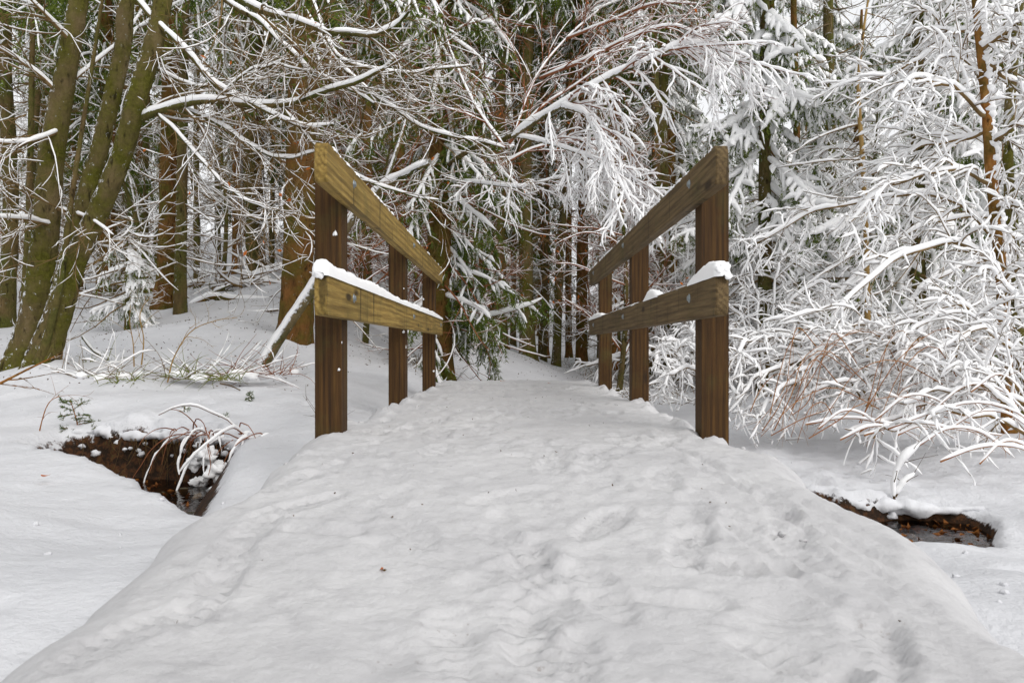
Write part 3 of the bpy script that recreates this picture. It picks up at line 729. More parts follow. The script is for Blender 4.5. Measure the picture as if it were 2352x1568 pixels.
# twin-stemmed beech beside it, with the long snow-lined branches
tk, tw, sn, lf, t2, tl = MB(), MB(), MB(), MB(), MB(), MB()
c = [P(90, 870, 6.1), P(108, 790, 6.12), P(140, 700, 6.15), P(165, 612, 6.2), P(195, 552, 6.2), P(223, 495, 6.2), P(280, 352, 6.1), P(312, 230, 6.0), P(352, 100, 6.0), P(380, -30, 6.0)]
c += [up(c[-1], 1.6, .35, -.1), up(c[-1], 3.6, .9, -.3)]
trunk(tk, c, [.12, .108, .10, .098, .086, .083, .08, .077, .073, .07, .06, .045], 28, 180, .08, .4, 2)
c = [P(148, 655, 6.22), P(168, 565, 6.3), P(184, 500, 6.35), P(226, 352, 6.4), P(256, 230, 6.4), P(283, 100, 6.4), P(296, -30, 6.4)]
c += [up(c[-1], 1.6, .2, .2), up(c[-1], 3.2, .5, .3)]
trunk(tk, c, [.088, .082, .076, .072, .07, .066, .062, .055, .04], 26, 160, .08, .1, 3)
trunk(t2, [P(88, 835, 6.0), P(112, 760, 6.0), P(140, 640, 6.0), P(158, 500, 6.1), P(180, 350, 6.2), P(212, 150, 6.3), P(235, 0, 6.4), P(260, -120, 6.4)], [.036, .03, .026, .022, .019, .016, .014, .011], 10, 50, .05, .2, 4)
LB = [([(286, 318, 6.1), (318, 282, 6.06), (360, 255, 6.0), (430, 236, 5.9), (500, 232, 5.8), (580, 240, 5.7), (650, 240, 5.6), (740, 215, 5.5), (820, 195, 5.4), (892, 158, 5.3)], .030, .010, .034),
      ([(270, -60, 6.1), (345, 35, 6.0), (400, 90, 5.9), (450, 140, 5.8), (490, 185, 5.8), (560, 232, 5.7), (620, 262, 5.6), (700, 290, 5.5), (760, 285, 5.4)], .024, .008, .030),
      ([(440, -60, 6.3), (540, 15, 6.1), (600, 55, 6.0), (660, 110, 5.9), (710, 165, 5.8), (770, 195, 5.7), (860, 235, 5.6)], .022, .007, .030),
      ([(430, -70, 5.8), (530, -10, 5.7), (600, 25, 5.6), (680, 50, 5.5), (760, 75, 5.4), (830, 82, 5.3), (890, 72, 5.2), (948, 32, 5.1)], .026, .009, .034),
      ([(690, -80, 6.2), (720, 10, 6.1), (750, 90, 6.0), (800, 140, 5.9), (890, 160, 5.8), (960, 175, 5.8), (1080, 155, 5.7)], .020, .006, .022),
      ([(420, 250, 6.0), (500, 285, 5.9), (580, 335, 5.8), (660, 365, 5.7), (735, 345, 5.6)], .014, .005, .024),
      ([(700, 20, 6.4), (760, 120, 6.3), (820, 190, 6.2), (900, 250, 6.1), (980, 300, 6.0), (1070, 320, 5.9), (1160, 338, 5.8)], .016, .005, .024),
      ([(650, 250, 5.6), (720, 330, 5.6), (790, 385, 5.7), (880, 430, 5.8), (1000, 465, 5.9)], .013, .005, .020),
      ([(360, 260, 6.0), (430, 330, 5.8), (500, 410, 5.6), (580, 470, 5.5), (650, 490, 5.4)], .012, .004, .018),
      ([(500, 232, 5.8), (560, 170, 5.7), (640, 150, 5.6), (720, 170, 5.5)], .011, .004, .018),
      ([(330, 140, 6.0), (400, 180, 6.2), (470, 200, 6.4), (560, 180, 6.6), (640, 130, 6.8)], .013, .004, .018)]
for q, ra, rb, th in LB:
    p = wob(pix(q, 26)[None], BE, .007); r_ = np.linspace(ra, rb, 26)[None] * BE.uniform(.88, 1.14, (1, 26))
    tubes(tl, p, r_, 8); snow(sn, p, r_, th * .85, BE, 8, .35, .03, 0)
    big = ra > .018
    e, er = twigs(tw, sn, p, r_, BE, [dict(k=13, L=(.45, 1.2), n=11, ang=(20, 50), flatness=.45, droop=lambda t: .07 - .10 * t, wig=.06, down=.10, rr=.42, rmin=.004, tip=.4), dict(k=6, L=(.2, .6), n=7, ang=(20, 45), droop=-.01, wig=.06, rr=.5, rmin=.0027), dict(k=2, L=(.1, .3), n=5, ang=(20, 45), droop=-.03, wig=.06, rmin=.0021)], .0068, bare=.64)
    leafq(lf, e[BE.random(len(e)) < .035][:, -1], .022, BE)
thing('beech_tree', 'forked mossy beech whose long snow-lined branches reach right over the bridge', 'tree', P(105, 845, 6.1), [('trunk', tk, 'bark_beech'), ('limbs', tl, 'bark_far', 'stuff'), ('twigs', tw, 'twig_brown', 'stuff'), ('branch_snow', sn, 'snow', 'stuff'), ('dry_leaves', lf, 'dry_leaf', 'stuff')])
thing('sapling', 'thin reddish sapling stem rising between the two mossy beeches', 'tree', P(88, 835, 6.0), [('trunk', t2, 'bark_far')])

# spruces on the left, dead lower branches with snow
def crown_mesh():
    g = np.random.default_rng(199); tw, nd, sn = MB(), MB(), MB()
    tp = np.stack([np.zeros(30), np.zeros(30), np.linspace(0, 9, 30)], -1); tr = np.linspace(.12, .03, 30)
    boughs(tw, nd, sn, tp, tr, g, 60, .1, 8.8, 2.6, .9, .035, ncnt=16, ksec=12, kter=3, side_ln=(.4, .8), nl=.09, nw=.022, bare=.5, hang=(.2, .4))
    return [('crown_boughs', tw.mesh('crown_boughs', 'twig_grey')), ('crown_needles', nd.mesh('crown_needles', 'needle')), ('crown_snow', sn.mesh('crown_snow', 'snow'))]
CROWN = crown_mesh()
def add_crown(e, top, rz, sc=1.0):
    for nm, me in CROWN:
        o = link(nm, me, e, top, kind='stuff'); o.rotation_euler = (0, 0, rz); o.scale = (sc,) * 3
def bare_spruce(label, ctrl, rads, seed, n, h, L, th, mat='bark_spruce', twm='twig_brown', k=18, flare=.45, n2=4, green=0, n3=2, group=None, name='spruce_tree', fh=.3, crown=1.6):
    g = np.random.default_rng(seed); tk, tw, sn, nd = MB(), MB(), MB(), MB()
    tp, tr = trunk(tk, ctrl, rads, k, 50, .06, flare, seed, fh)
    if n: dead_branches(tw, sn, tp, tr, g, n, h[0], h[1], L, th, n2=n2, n3=n3)
    if green: boughs(tw, nd, sn, tp, tr, g, green, h[1] * .7, h[1] + 2, L[1] * 1.2, L[1], .02, ncnt=16)
    e = thing(name, label, 'tree', ctrl[0] + np.array([0, 0, .03]), [('trunk', tk, mat), ('branches', tw, twm, 'stuff'), ('branch_snow', sn, 'snow', 'stuff'), ('needles', nd, 'needle', 'stuff')], group)
    if crown: add_crown(e, np.array(ctrl[-1]) - ctrl[0] - np.array([0, 0, crown]), seed, 1.0)
    return e
bare_spruce('tall reddish spruce trunk with thinner trunk close before it, left wood', [P(380, 735, 11), P(386, 600, 11), P(390, 352, 11), P(395, 0, 11), P(396, -350, 11)], [.155, .14, .13, .12, .095], 201, 46, (1.0, 6.5), (.6, 1.5), .013)
bare_spruce('slim mossy spruce standing directly before the thick reddish trunk', [P(412, 765, 10.3), P(415, 600, 10.3), P(419, 352, 10.3), P(423, 0, 10.3), P(425, -300, 10.3)], [.082, .077, .07, .062, .05], 202, 60, (.8, 6.0), (.5, 1.2), .013, 'bark_far')
bare_spruce('big reddish spruce trunk just left of the near bridge post', [P(672, 850, 8.5), P(680, 720, 8.5), P(688, 500, 8.5), P(694, 250, 8.5), P(700, 0, 8.5), P(704, -300, 8.5)], [.19, .18, .165, .155, .145, .11], 203, 44, (.7, 5.2), (.5, 1.4), .012)

# leaning broken pole, plastered with snow
tk, sn = MB(), MB()
ds = np.linspace(5, 8, 300); PD = float(ds[np.argmin(np.abs(ground((590 - CX) * ds / F, ds, False) - (H - (850 - CY) * ds / F)))])
trunk(tk, [P(588, 862, PD), P(650, 765, PD-.05), P(722, 655, PD-.1), P(770, 570, PD-.1), P(815, 495, PD-.2), P(880, 430, PD-.2), P(986, 374, PD-.3)], [.052, .048, .043, .04, .037, .03, .022], 12, 60, .06, .1, 9)
trunk(tk, [P(880, 432, PD-.2), P(905, 365, PD-.1), P(930, 285, PD), P(940, 230, PD+.1)], [.024, .02, .014, .008], 8, 20, .06, 0, 10)
p = pix([(600, 843, PD-.02), (650, 765, PD-.05), (722, 655, PD-.1), (770, 570, PD-.1), (815, 495, PD-.2), (880, 430, PD-.2), (980, 377, PD-.3)], 60)
p[:, 0] -= .016; p[:, 1] -= .022; snow(sn, p, np.linspace(.034, .018, 60), .034, BE, 7, .7, .05)
thing('leaning_pole', 'broken leaning dead stem plastered with snow behind the near left post', 'dead tree', P(588, 858, PD), [('trunk', tk, 'bark_dead'), ('snow_strip', sn, 'snow')])

# ------------------------------------------------------------------ drooping green spruce behind the far left post
g = np.random.default_rng(301); tk, tw, sn, nd, t2 = MB(), MB(), MB(), MB(), MB()
c = [np.array([-0.95, 9.6, gz(-.95, 9.6) - .1]), np.array([-.93, 9.6, 2.5]), np.array([-.9, 9.65, 5]), np.array([-.88, 9.7, 8.5])]
tp, tr = trunk(tk, c, [.17, .15, .12, .07], 16, 50, .06, .4, 31)
boughs(tw, nd, sn, tp, tr, g, 46, .5, 7.0, 1.35, 1.25, .042, ncnt=28, ksec=14, kter=6, side_ln=(.25, .5), az=(-2.4, 1.2), bare=.25, nl=.05, nw=.013, tilt=(-.6, .1), dr=.15)
boughs(tw, nd, sn, tp, tr, g, 14, 2.6, 7.0, 1.2, 1.2, .02, ncnt=22, ksec=12, kter=3, az=(1.2, 3.9), bare=.4, nl=.05, nw=.013)
dead_branches(t2, sn, tp, tr, g, 110, .5, 6.0, (.7, 1.7), .011, n2=5, n3=2, bare=.6)
thing('spruce_tree', 'green spruce with drooping snowy boughs behind the far left bridge post', 'tree', c[0] + np.array([0, 0, .1]), [('trunk', tk, 'bark_spruce'), ('boughs', tw, 'twig_brown', 'stuff'), ('dead_twigs', t2, 'twig_red', 'stuff'), ('needles', nd, 'needle', 'stuff'), ('bough_snow', sn, 'snow', 'stuff')])

# young beech arching over to the right with a curtain of snow
g = np.random.default_rng(302); tk, tw, sn, lf, tl = MB(), MB(), MB(), MB(), MB()
def curtain(ctrl, ra, rb, th, kk, L1, dr=.14, n=26, dn=.25):
    p = pix(ctrl, n)[None]; r_ = np.linspace(ra, rb, n)[None]
    tubes(tl, p, r_, 8); snow(sn, p, r_, th * 1.1, g, 8, .4, 0, .1)
    return twigs(tw, sn, p, r_, g, [dict(k=kk, t=(.2, 1), L=L1, n=10, ang=(25, 65), flatness=.55, droop=lambda t: dr * (1 - .4 * t), wig=.06, down=dn, rr=.45, rmin=.004, taper=.35), dict(k=8, L=(.14, .42), n=6, ang=(15, 45), droop=.14, wig=.07, th=.85, rr=.6), dict(k=2, L=(.06, .16), n=4, ang=(15, 50), droop=.12, th=.7)], th * .8, gap=.03, minf=.5)
c = [np.array([-1.12, 9.95, gz(-1.12, 9.95) - .08]), P(985, 640, 9.95), P(1000, 430, 9.7), P(1070, 350, 8.8), P(1180, 310, 7.8)]
trunk(tk, c, [.042, .038, .034, .03, .028], 10, 40, .06, .3, 33)
curtain([(1178, 314, 7.8), (1240, 272, 7.6), (1300, 238, 7.4), (1400, 178, 7.2), (1490, 140, 7.0), (1560, 106, 6.9), (1640, 110, 6.8), (1710, 150, 6.7)], .028, .007, .034, 26, (.7, 1.3))
curtain([(1290, 245, 7.4), (1340, 262, 7.3), (1380, 310, 7.2), (1410, 390, 7.1), (1450, 470, 7.0)], .018, .006, .036, 15, (.5, .9))
curtain([(1180, 312, 7.8), (1260, 330, 7.6), (1350, 360, 7.4), (1430, 400, 7.2), (1500, 440, 7.1)], .016, .005, .028, 14, (.4, .8))
curtain([(1010, 420, 9.6), (1090, 420, 8.7), (1200, 430, 7.9), (1290, 410, 7.7), (1380, 440, 7.5)], .014, .005, .022, 14, (.4, .8), .06)
for q in [[(1170, 330, 7.8), (1240, 250, 7.9), (1330, 190, 8.1), (1420, 120, 8.3), (1500, 40, 8.5)], [(1150, 380, 8), (1230, 340, 8.3), (1340, 320, 8.6), (1440, 330, 8.8)], [(1180, 312, 7.8), (1230, 180, 8), (1300, 90, 8.3), (1380, 20, 8.6)], [(1160, 340, 7.9), (1090, 240, 8), (1040, 130, 8.2), (1010, 40, 8.4)],
          [(1240, 180, 8), (1340, 140, 7.6), (1440, 90, 7.2), (1540, 60, 6.9), (1620, 90, 6.7)], [(1300, 90, 8.3), (1400, 50, 7.9), (1500, 10, 7.5), (1600, 10, 7.2)]]:
    p = pix(q, 20)[None]; r_ = np.linspace(.016, .005, 20)[None]
    tubes(tw, p, r_, 5); snow(sn, p, r_, .02, g, 6)
    e, er = twigs(tw, sn, p, r_, g, [dict(k=15, L=(.5, 1.1), n=9, ang=(20, 45), flatness=.5, droop=.01, wig=.06), dict(k=8, L=(.2, .5), n=7, ang=(20, 40), wig=.06, droop=-.01, rmin=.0022), dict(k=2, L=(.1, .25), n=5, ang=(20, 40), wig=.06, rmin=.0018)], .0075, bare=.5)
    leafq(lf, e[g.random(len(e)) < .05][:, -1], .022, g)
thing('arching_beech', 'young beech arching to the right with a hanging curtain of snowy twigs', 'tree', c[0] + np.array([0, 0, .08]), [('trunk', tk, 'bark_far'), ('limbs', tl, 'bark_dead', 'stuff'), ('twigs', tw, 'twig_red', 'stuff'), ('branch_snow', sn, 'snow', 'stuff'), ('dry_leaves', lf, 'dry_leaf', 'stuff')])

# ------------------------------------------------------------------ snow-laden conifers, right
def snowy_spruce(label, base, hgt, rad, seed, n, h0, L, th, lean=(0, 0), ksec=17, az=None, ncnt=20, group=None, name='spruce_tree', kter=5, nl=.052, sl=(.18, .42)):
    g = np.random.default_rng(seed); tk, tw, sn, nd = MB(), MB(), MB(), MB()
    b = np.asarray(base, float)
    c = [b + np.array([lean[0] * t, lean[1] * t, hgt * t]) for t in (0, .3, .65, 1)]
    tp, tr = trunk(tk, c, [rad, rad * .85, rad * .6, rad * .25], 14, 46, .06, .35, seed)
    boughs(tw, nd, sn, tp, tr, g, n, h0, hgt * .98, L[0], L[1], th, ncnt=ncnt, ksec=ksec, kter=kter, side_ln=sl, az=az, nl=nl, nw=nl * .28, sd=.16, bare=.05, tilt=(-.75, -.15), dr=.12, flat_=.95)
    dead_branches(tw, sn, tp, tr, g, 26, .3, max(h0 + 1, 1.5), (.6, 1.5), .018, n2=4, n3=2)
    return thing(name, label, 'tree', b + np.array([0, 0, .05]), [('trunk', tk, 'bark_far'), ('boughs', tw, 'twig_brown', 'stuff'), ('needles', nd, 'needle', 'stuff'), ('bough_snow', sn, 'snow', 'stuff')], group)
def gb(px, d, dz=-.05):
    x = (px - CX) * d / F
    return np.array([x, d, gz(x, d) + dz])
snowy_spruce('spruce with broad white snow pads right of the right railing', gb(1757, 11), 8.5, .11, 401, 40, 1.6, (1.75, .9), .085, ksec=24, kter=3, sl=(.25, .55), az=(-3.7, .6))
snowy_spruce('snow-hung green spruce left of the slender red trunk on the right', gb(2108, 9.2), 7.5, .10, 402, 38, 1.2, (1.5, .8), .078, ksec=23, kter=3, sl=(.22, .5), az=(-3.7, .6))

# slender red trunk with snow lumps at the right edge, its snow-laden limbs sweeping left
g = np.random.default_rng(403); tk, tw, sn, tl = MB(), MB(), MB(), MB()
c = [P(2322, 1010, 6.2), P(2308, 760, 6.2), P(2298, 600, 6.2), P(2280, 430, 6.2), P(2266, 260, 6.2), P(2250, 90, 6.2), P(2238, -60, 6.2), P(2230, -260, 6.2)]
tp, tr = trunk(tk, c, [.055, .05, .046, .042, .038, .034, .03, .02], 12, 70, .10, .3, 43)
for q in range(150):
    i = g.integers(16, 68); a = g.uniform(-1.0, .9)
    rr = g.uniform(.018, .042)
    blob(tl, tp[i] + np.array([math.cos(a) * tr[i] * .95, -abs(math.sin(a)) * tr[i] * .8, g.uniform(-.03, .03)]), rr, g, (1, .9, .75), .3, 7)
def laden(ctrl, ra, rb, th, kk, L1, dr=.10, n=24, dn=.15, fl=.45, t0=.12):
    p = wob(pix(ctrl, n)[None], g); r_ = np.linspace(ra, rb, n)[None]
    tubes(tw, p, r_, 6); snow(sn, p, r_, th * 1.3, g, 7, .5, .06, .1)
    twigs(tw, sn, p, r_, g, [dict(k=kk, t=(t0, 1), L=L1, n=9, ang=(25, 65), flatness=fl, droop=lambda t: dr, wig=.09, down=dn, rr=.45, rmin=.0035, taper=.4), dict(k=5, L=(.12, .38), n=5, ang=(25, 60), droop=.09, wig=.11, th=.8), dict(k=1, L=(.06, .16), n=4, droop=.08, th=.7)], th * .95, gap=.14, minf=.32, bare=.10, sink=-.35)
for q in [[(2268, 270, 6.2), (2190, 200, 6.0), (2110, 185, 5.9), (2050, 215, 5.8)], [(2262, 200, 6.2), (2200, 110, 6.3), (2140, 40, 6.4), (2080, -20, 6.5)], [(2255, 120, 6.2), (2320, 60, 6.0), (2400, 10, 5.8)], [(2275, 330, 6.2), (2340, 290, 6.0), (2420, 280, 5.8)],
          [(2282, 430, 6.2), (2210, 395, 6.0), (2120, 400, 5.8), (2030, 440, 5.7), (1960, 510, 5.6)], [(2295, 560, 6.2), (2200, 470, 6.3), (2090, 450, 6.4), (1960, 465, 6.5), (1840, 500, 6.6), (1740, 560, 6.7)],
          [(2300, 620, 6.2), (2190, 560, 5.9), (2060, 600, 5.6), (1950, 690, 5.4), (1880, 790, 5.3)], [(2288, 480, 6.2), (2340, 470, 5.9), (2420, 500, 5.7)], [(2300, 640, 6.2), (2350, 620, 5.8), (2430, 640, 5.5)],
          [(2306, 720, 6.2), (2240, 690, 5.8), (2170, 720, 5.5), (2080, 790, 5.2), (2000, 830, 5.1)], [(2270, 300, 6.2), (2200, 320, 6.4), (2110, 340, 6.6), (2000, 400, 6.8)], [(2250, 60, 6.2), (2170, 90, 6.3), (2090, 150, 6.4), (2000, 190, 6.5)],
          [(2255, 140, 6.2), (2330, 190, 6.4), (2420, 230, 6.5)], [(2240, 0, 6.2), (2300, -60, 6.0), (2400, -100, 5.9)], [(2290, 520, 6.2), (2350, 560, 6.4), (2430, 590, 6.5)]]:
    laden(q, .017, .006, .029, 18, (.3, .8))
thing('snow_laden_tree', 'slender reddish trunk crusted with snow lumps, white limbs sweeping left', 'tree', P(2322, 1000, 6.2), [('trunk', tk, 'bark_red'), ('trunk_snow', tl, 'snow', 'stuff'), ('limbs', tw, 'twig_brown', 'stuff'), ('limb_snow', sn, 'snow', 'stuff')])
# a darker mossy stem behind it
g = np.random.default_rng(404); tk, tw, sn = MB(), MB(), MB()
c = [P(2345, 960, 7.2), P(2335, 700, 7.2), P(2322, 480, 7.2), P(2315, 330, 7.2), P(2330, 120, 7.2), P(2350, -60, 7.2)]
trunk(tk, c, [.06, .055, .05, .045, .04, .035], 12, 40, .1, .3, 44)
for q in [[(2330, 620, 7.2), (2250, 600, 7.2), (2150, 640, 7.1), (2060, 720, 7.0)], [(2325, 500, 7.2), (2230, 500, 7.4), (2120, 520, 7.5), (2010, 590, 7.6), (1900, 700, 7.7)], [(2318, 350, 7.2), (2240, 320, 7.5), (2140, 270, 7.8), (2040, 270, 8)], [(2325, 200, 7.2), (2230, 140, 7.6), (2130, 60, 8)], [(2340, 50, 7.2), (2250, 20, 7.6), (2160, -20, 8)], [(2338, 760, 7.2), (2240, 720, 7.1), (2130, 760, 7), (2020, 840, 6.9)], [(2320, 420, 7.2), (2400, 400, 7.0)], [(2330, 620, 7.2), (2420, 560, 7)], [(2320, 300, 7.2), (2400, 240, 7.2)]]:
    laden(q, .015, .005, .027, 15, (.3, .8))
thing('snow_laden_tree', 'dark mossy stem with snowy limbs behind the slender red trunk', 'tree', P(2345, 950, 7.2), [('trunk', tk, 'bark_beech'), ('limbs', tw, 'twig_brown', 'stuff'), ('limb_snow', sn, 'snow', 'stuff')])
# thin yellow birch stem
g = np.random.default_rng(405); tk, tw, sn = MB(), MB(), MB()
b = gb(1996, 8.6)
tp, tr = trunk(tk, [b, P(1990, 560, 8.6), P(1982, 380, 8.6), P(1972, 200, 8.6), P(1985, 60, 8.6), P(2005, -60, 8.6)], [.034, .03, .026, .022, .014, .008], 9, 50, .05, .2, 45)
dead_branches(tw, sn, tp, tr, g, 34, 1.2, 4.6, (.5, 1.1), .02, n2=4, n3=2, droop=lambda t: -.02)
thing('birch_tree', 'thin yellowish birch stem standing before the dark gap on the right', 'tree', b + np.array([0, 0, .05]), [('trunk', tk, 'straw_twig'), ('branches', tw, 'twig_brown', 'stuff'), ('branch_snow', sn, 'snow', 'stuff')])
print('hero trees', round(time.time() - T0, 1), TRI)

# ------------------------------------------------------------------ snow-buried shrubs on the right bank
def shrub(label, base, seed, stems, th, kk=16, L1=(.3, .7), mat='twig_brown', group='snow-buried shrubs on the right bank', kids=(6, 1)):
    global g, tw, sn
    g = np.random.default_rng(seed); tw, sn = MB(), MB()
    for q in stems:
        p = wob(pix(q, 38)[None], g); r_ = np.linspace(.011, .004, 38)[None]
        tubes(tw, p, r_, 5); snow(sn, p, r_, th * 1.2, g, 6, .5, .10, .1)
        twigs(tw, sn, p, r_, g, [dict(k=kk, t=(.15, 1), L=L1, n=8, ang=(20, 60), flatness=.4, droop=.12, wig=.09, down=.1, rr=.5, rmin=.003), dict(k=kids[0], L=(.1, .32), n=5, droop=.1, wig=.11, th=.8)] + ([dict(k=kids[1], L=(.05, .14), n=4, th=.7)] if kids[1] else []), th * 1.0, gap=.15, minf=.32, bare=.12, sink=-.35)
    return thing('snowy_shrub', label, 'shrub', base, [('stems', tw, mat, 'stuff'), ('stem_snow', sn, 'snow', 'stuff')], group)
shrub('snowy shrub arching low beside the near right post', P(1960, 930, 6.0), 501, [[(1990, 930, 6.0), (1900, 800, 5.8), (1800, 770, 5.6), (1720, 790, 5.4), (1665, 830, 5.2)], [(2010, 930, 6.0), (1930, 830, 5.7), (1830, 830, 5.5), (1740, 870, 5.3), (1690, 920, 5.2)], [(1990, 930, 6.0), (1960, 800, 6.1), (1880, 730, 6.2), (1780, 740, 6.3)], [(2000, 930, 6), (1950, 850, 5.6), (1880, 860, 5.4), (1800, 900, 5.2), (1750, 950, 5.1)]], .024)
shrub('snowy shrub in the middle of the right thicket under the sweeping limbs', P(2100, 940, 5.6), 502, [[(2120, 940, 5.6), (2060, 780, 5.5), (1980, 740, 5.4), (1900, 790, 5.3), (1850, 860, 5.2)], [(2110, 940, 5.6), (2090, 820, 5.4), (2020, 770, 5.2), (1940, 830, 5.0)], [(2130, 940, 5.6), (2140, 800, 5.6), (2200, 720, 5.6), (2280, 730, 5.6)], [(2120, 940, 5.6), (2080, 860, 5.2), (2000, 860, 5.0), (1930, 920, 4.9)], [(2120, 940, 5.6), (2150, 850, 5.2), (2220, 800, 5.0), (2300, 840, 4.9)]], .024)
shrub('tall snow-caked shrub at the right edge below the red trunk', P(2340, 960, 5.2), 503, [[(2360, 960, 5.2), (2290, 780, 5.1), (2200, 700, 5.0), (2120, 730, 4.9), (2050, 800, 4.8)], [(2370, 960, 5.2), (2330, 820, 5), (2250, 760, 4.8), (2170, 800, 4.7), (2100, 870, 4.6)], [(2370, 960, 5.2), (2350, 750, 5.2), (2300, 640, 5.2), (2240, 620, 5.2)], [(2380, 960, 5.2), (2390, 800, 5), (2430, 720, 5)], [(2370, 960, 5.2), (2310, 860, 4.8), (2230, 850, 4.6), (2150, 920, 4.5)]], .025)
shrub('low snow-flattened shrub lying over the right bank near the stream', P(2330, 1040, 4.2), 504, [[(2400, 1030, 4.3), (2290, 960, 4.2), (2180, 950, 4.1), (2080, 985, 4.0), (1990, 1000, 4.0)], [(2400, 1040, 4.1), (2280, 900, 4.3), (2170, 890, 4.4), (2060, 930, 4.4)], [(2400, 950, 4.6), (2280, 900, 4.6), (2150, 920, 4.6), (2040, 960, 4.5), (1950, 1000, 4.4)]], .020, 9, (.2, .5), kids=(4, 0))
shrub('white twiggy shrub behind the middle right post', P(1560, 880, 7.2), 505, [[(1590, 890, 7.2), (1560, 820, 7.1), (1530, 790, 7.0), (1500, 850, 6.8)], [(1600, 890, 7.2), (1610, 800, 7.3), (1580, 740, 7.4)], [(1620, 900, 7), (1590, 850, 6.9), (1545, 855, 6.7), (1500, 880, 6.6)], [(1610, 890, 7.2), (1660, 790, 7.2), (1700, 760, 7.2)]], .030, 9, (.25, .5))
shrub('rounded snowy shrub behind the near right post', P(1740, 900, 7.6), 506, [[(1760, 910, 7.6), (1720, 760, 7.6), (1660, 700, 7.6), (1600, 720, 7.6)], [(1770, 910, 7.6), (1790, 740, 7.6), (1850, 660, 7.6), (1930, 660, 7.6)], [(1760, 910, 7.6), (1740, 700, 7.8), (1720, 580, 8), (1690, 520, 8)], [(1780, 910, 7.6), (1830, 800, 7.4), (1900, 760, 7.2), (1980, 800, 7.1)], [(1770, 910, 7.6), (1780, 650, 7.9), (1820, 560, 8.1)]], .025, 13, (.35, .8))

# red bare canes leaning out of the snow
def canes(label, name, cat, lst, mat, rad, sn_th, seed, base, group=None):
    g = np.random.default_rng(seed); e = link(name, None, None, base, label=label, category=cat)
    if group: e['group'] = group
    for q in lst:
        mb = MB(); p = pix(q, 14)[None]; r_ = np.linspace(rad, rad * .4, 14)[None]
        tubes(mb, p, r_, 5)
        c, cr = spawn(p, r_, 3, .3, .95, (20, 45), (.06, .25), 5, g, .3, .02, .06, .3, .6, .0012)
        tubes(mb, c, cr, 3)
        o = link('cane', mb.mesh('cane', mat, base), e)
        if sn_th:
            ms = MB(); snow(ms, p, r_, sn_th, g, 6, .35); link('snow', ms.mesh('snow', 'snow', base), e)
    return e
g = np.random.default_rng(601)
def fan(n, xb, yb, d, lean, ln, spread=60):
    """Canes rooted on the right that bow over to the left, their tips down in the snow."""
    out = []
    for q in range(n):
        x = xb + g.uniform(-spread, spread); y = yb + g.uniform(-45, 35); l = ln * g.uniform(.35, 1.25); k = lean * g.uniform(.3, 1.7); dd = d + g.uniform(-.4, .4)
        m_ = g.uniform(.3, .55); j = lambda: g.normal(0, 5)
        out.append([(x + k * 2.4 + j(), y - l * g.uniform(.5, .9), dd + .35), (x + k * 1.5 + j(), y - l + j(), dd + .2), (x + k * .8, y - l * g.uniform(.7, .85) + j(), dd + .1), (x + k * m_, y - l * .4 + j(), dd), (x, y, dd)][::1 if g.random() < .7 else -1])
    return out
canes('bare red canes leaning from the snow close right of the bridge', 'bramble', 'canes', fan(9, 1765, 985, 4.6, 75, 190, 80), 'cane', .0032, 0, 602, P(1760, 980, 4.6), 'bare red canes on the right bank')
canes('bare red canes in the middle of the right bank', 'bramble', 'canes', fan(16, 1910, 1000, 4.3, 90, 200, 150), 'cane', .0032, 0, 603, P(1890, 1000, 4.3), 'bare red canes on the right bank')
canes('long red canes bowed under snow at the right edge', 'bramble', 'canes', [[(2040, 985, 3.9), (2120, 955, 3.95), (2230, 925, 4.0), (2330, 945, 4.0), (2400, 1000, 4.0)], [(1985, 1000, 4), (2090, 970, 4), (2190, 985, 4), (2300, 1000, 4)], [(2160, 1060, 3.6), (2240, 1030, 3.6), (2320, 1025, 3.6), (2400, 1050, 3.6)], [(2230, 900, 4.3), (2290, 860, 4.3), (2340, 890, 4.3), (2370, 960, 4.3)], [(1850, 975, 4.4), (1950, 960, 4.4), (2050, 975, 4.4), (2130, 985, 4.4)]] + [[(x, y, d), (x + l * .35, y - k, d), (x + l * .7, y - k * .8, d + .05), (x + l, y + k * .3, d + .05)] for x, y, d, l, k in [(1930, 1010, 4.1, 190, 30), (2100, 1030, 3.8, 220, 45), (2010, 965, 4.3, 210, 55), (2180, 985, 4.0, 200, 40), (1880, 985, 4.3, 150, 40), (2250, 1065, 3.6, 150, 50), (2060, 1000, 4.0, 130, 20), (2140, 945, 4.3, 230, 60)]], 'cane', .0045, .014, 604, P(2160, 1050, 3.8), 'bare red canes on the right bank')
canes('forked little plant capped with thick snow above the right stream bank', 'snow_capped_plant', 'plant', [[(2054, 1148, 3.35), (2052, 1110, 3.35), (2068, 1068, 3.35), (2112, 1022, 3.35)], [(2056, 1140, 3.35), (2070, 1120, 3.35), (2098, 1092, 3.35)]], 'litter', .006, .042, 605, P(2054, 1148, 3.35))

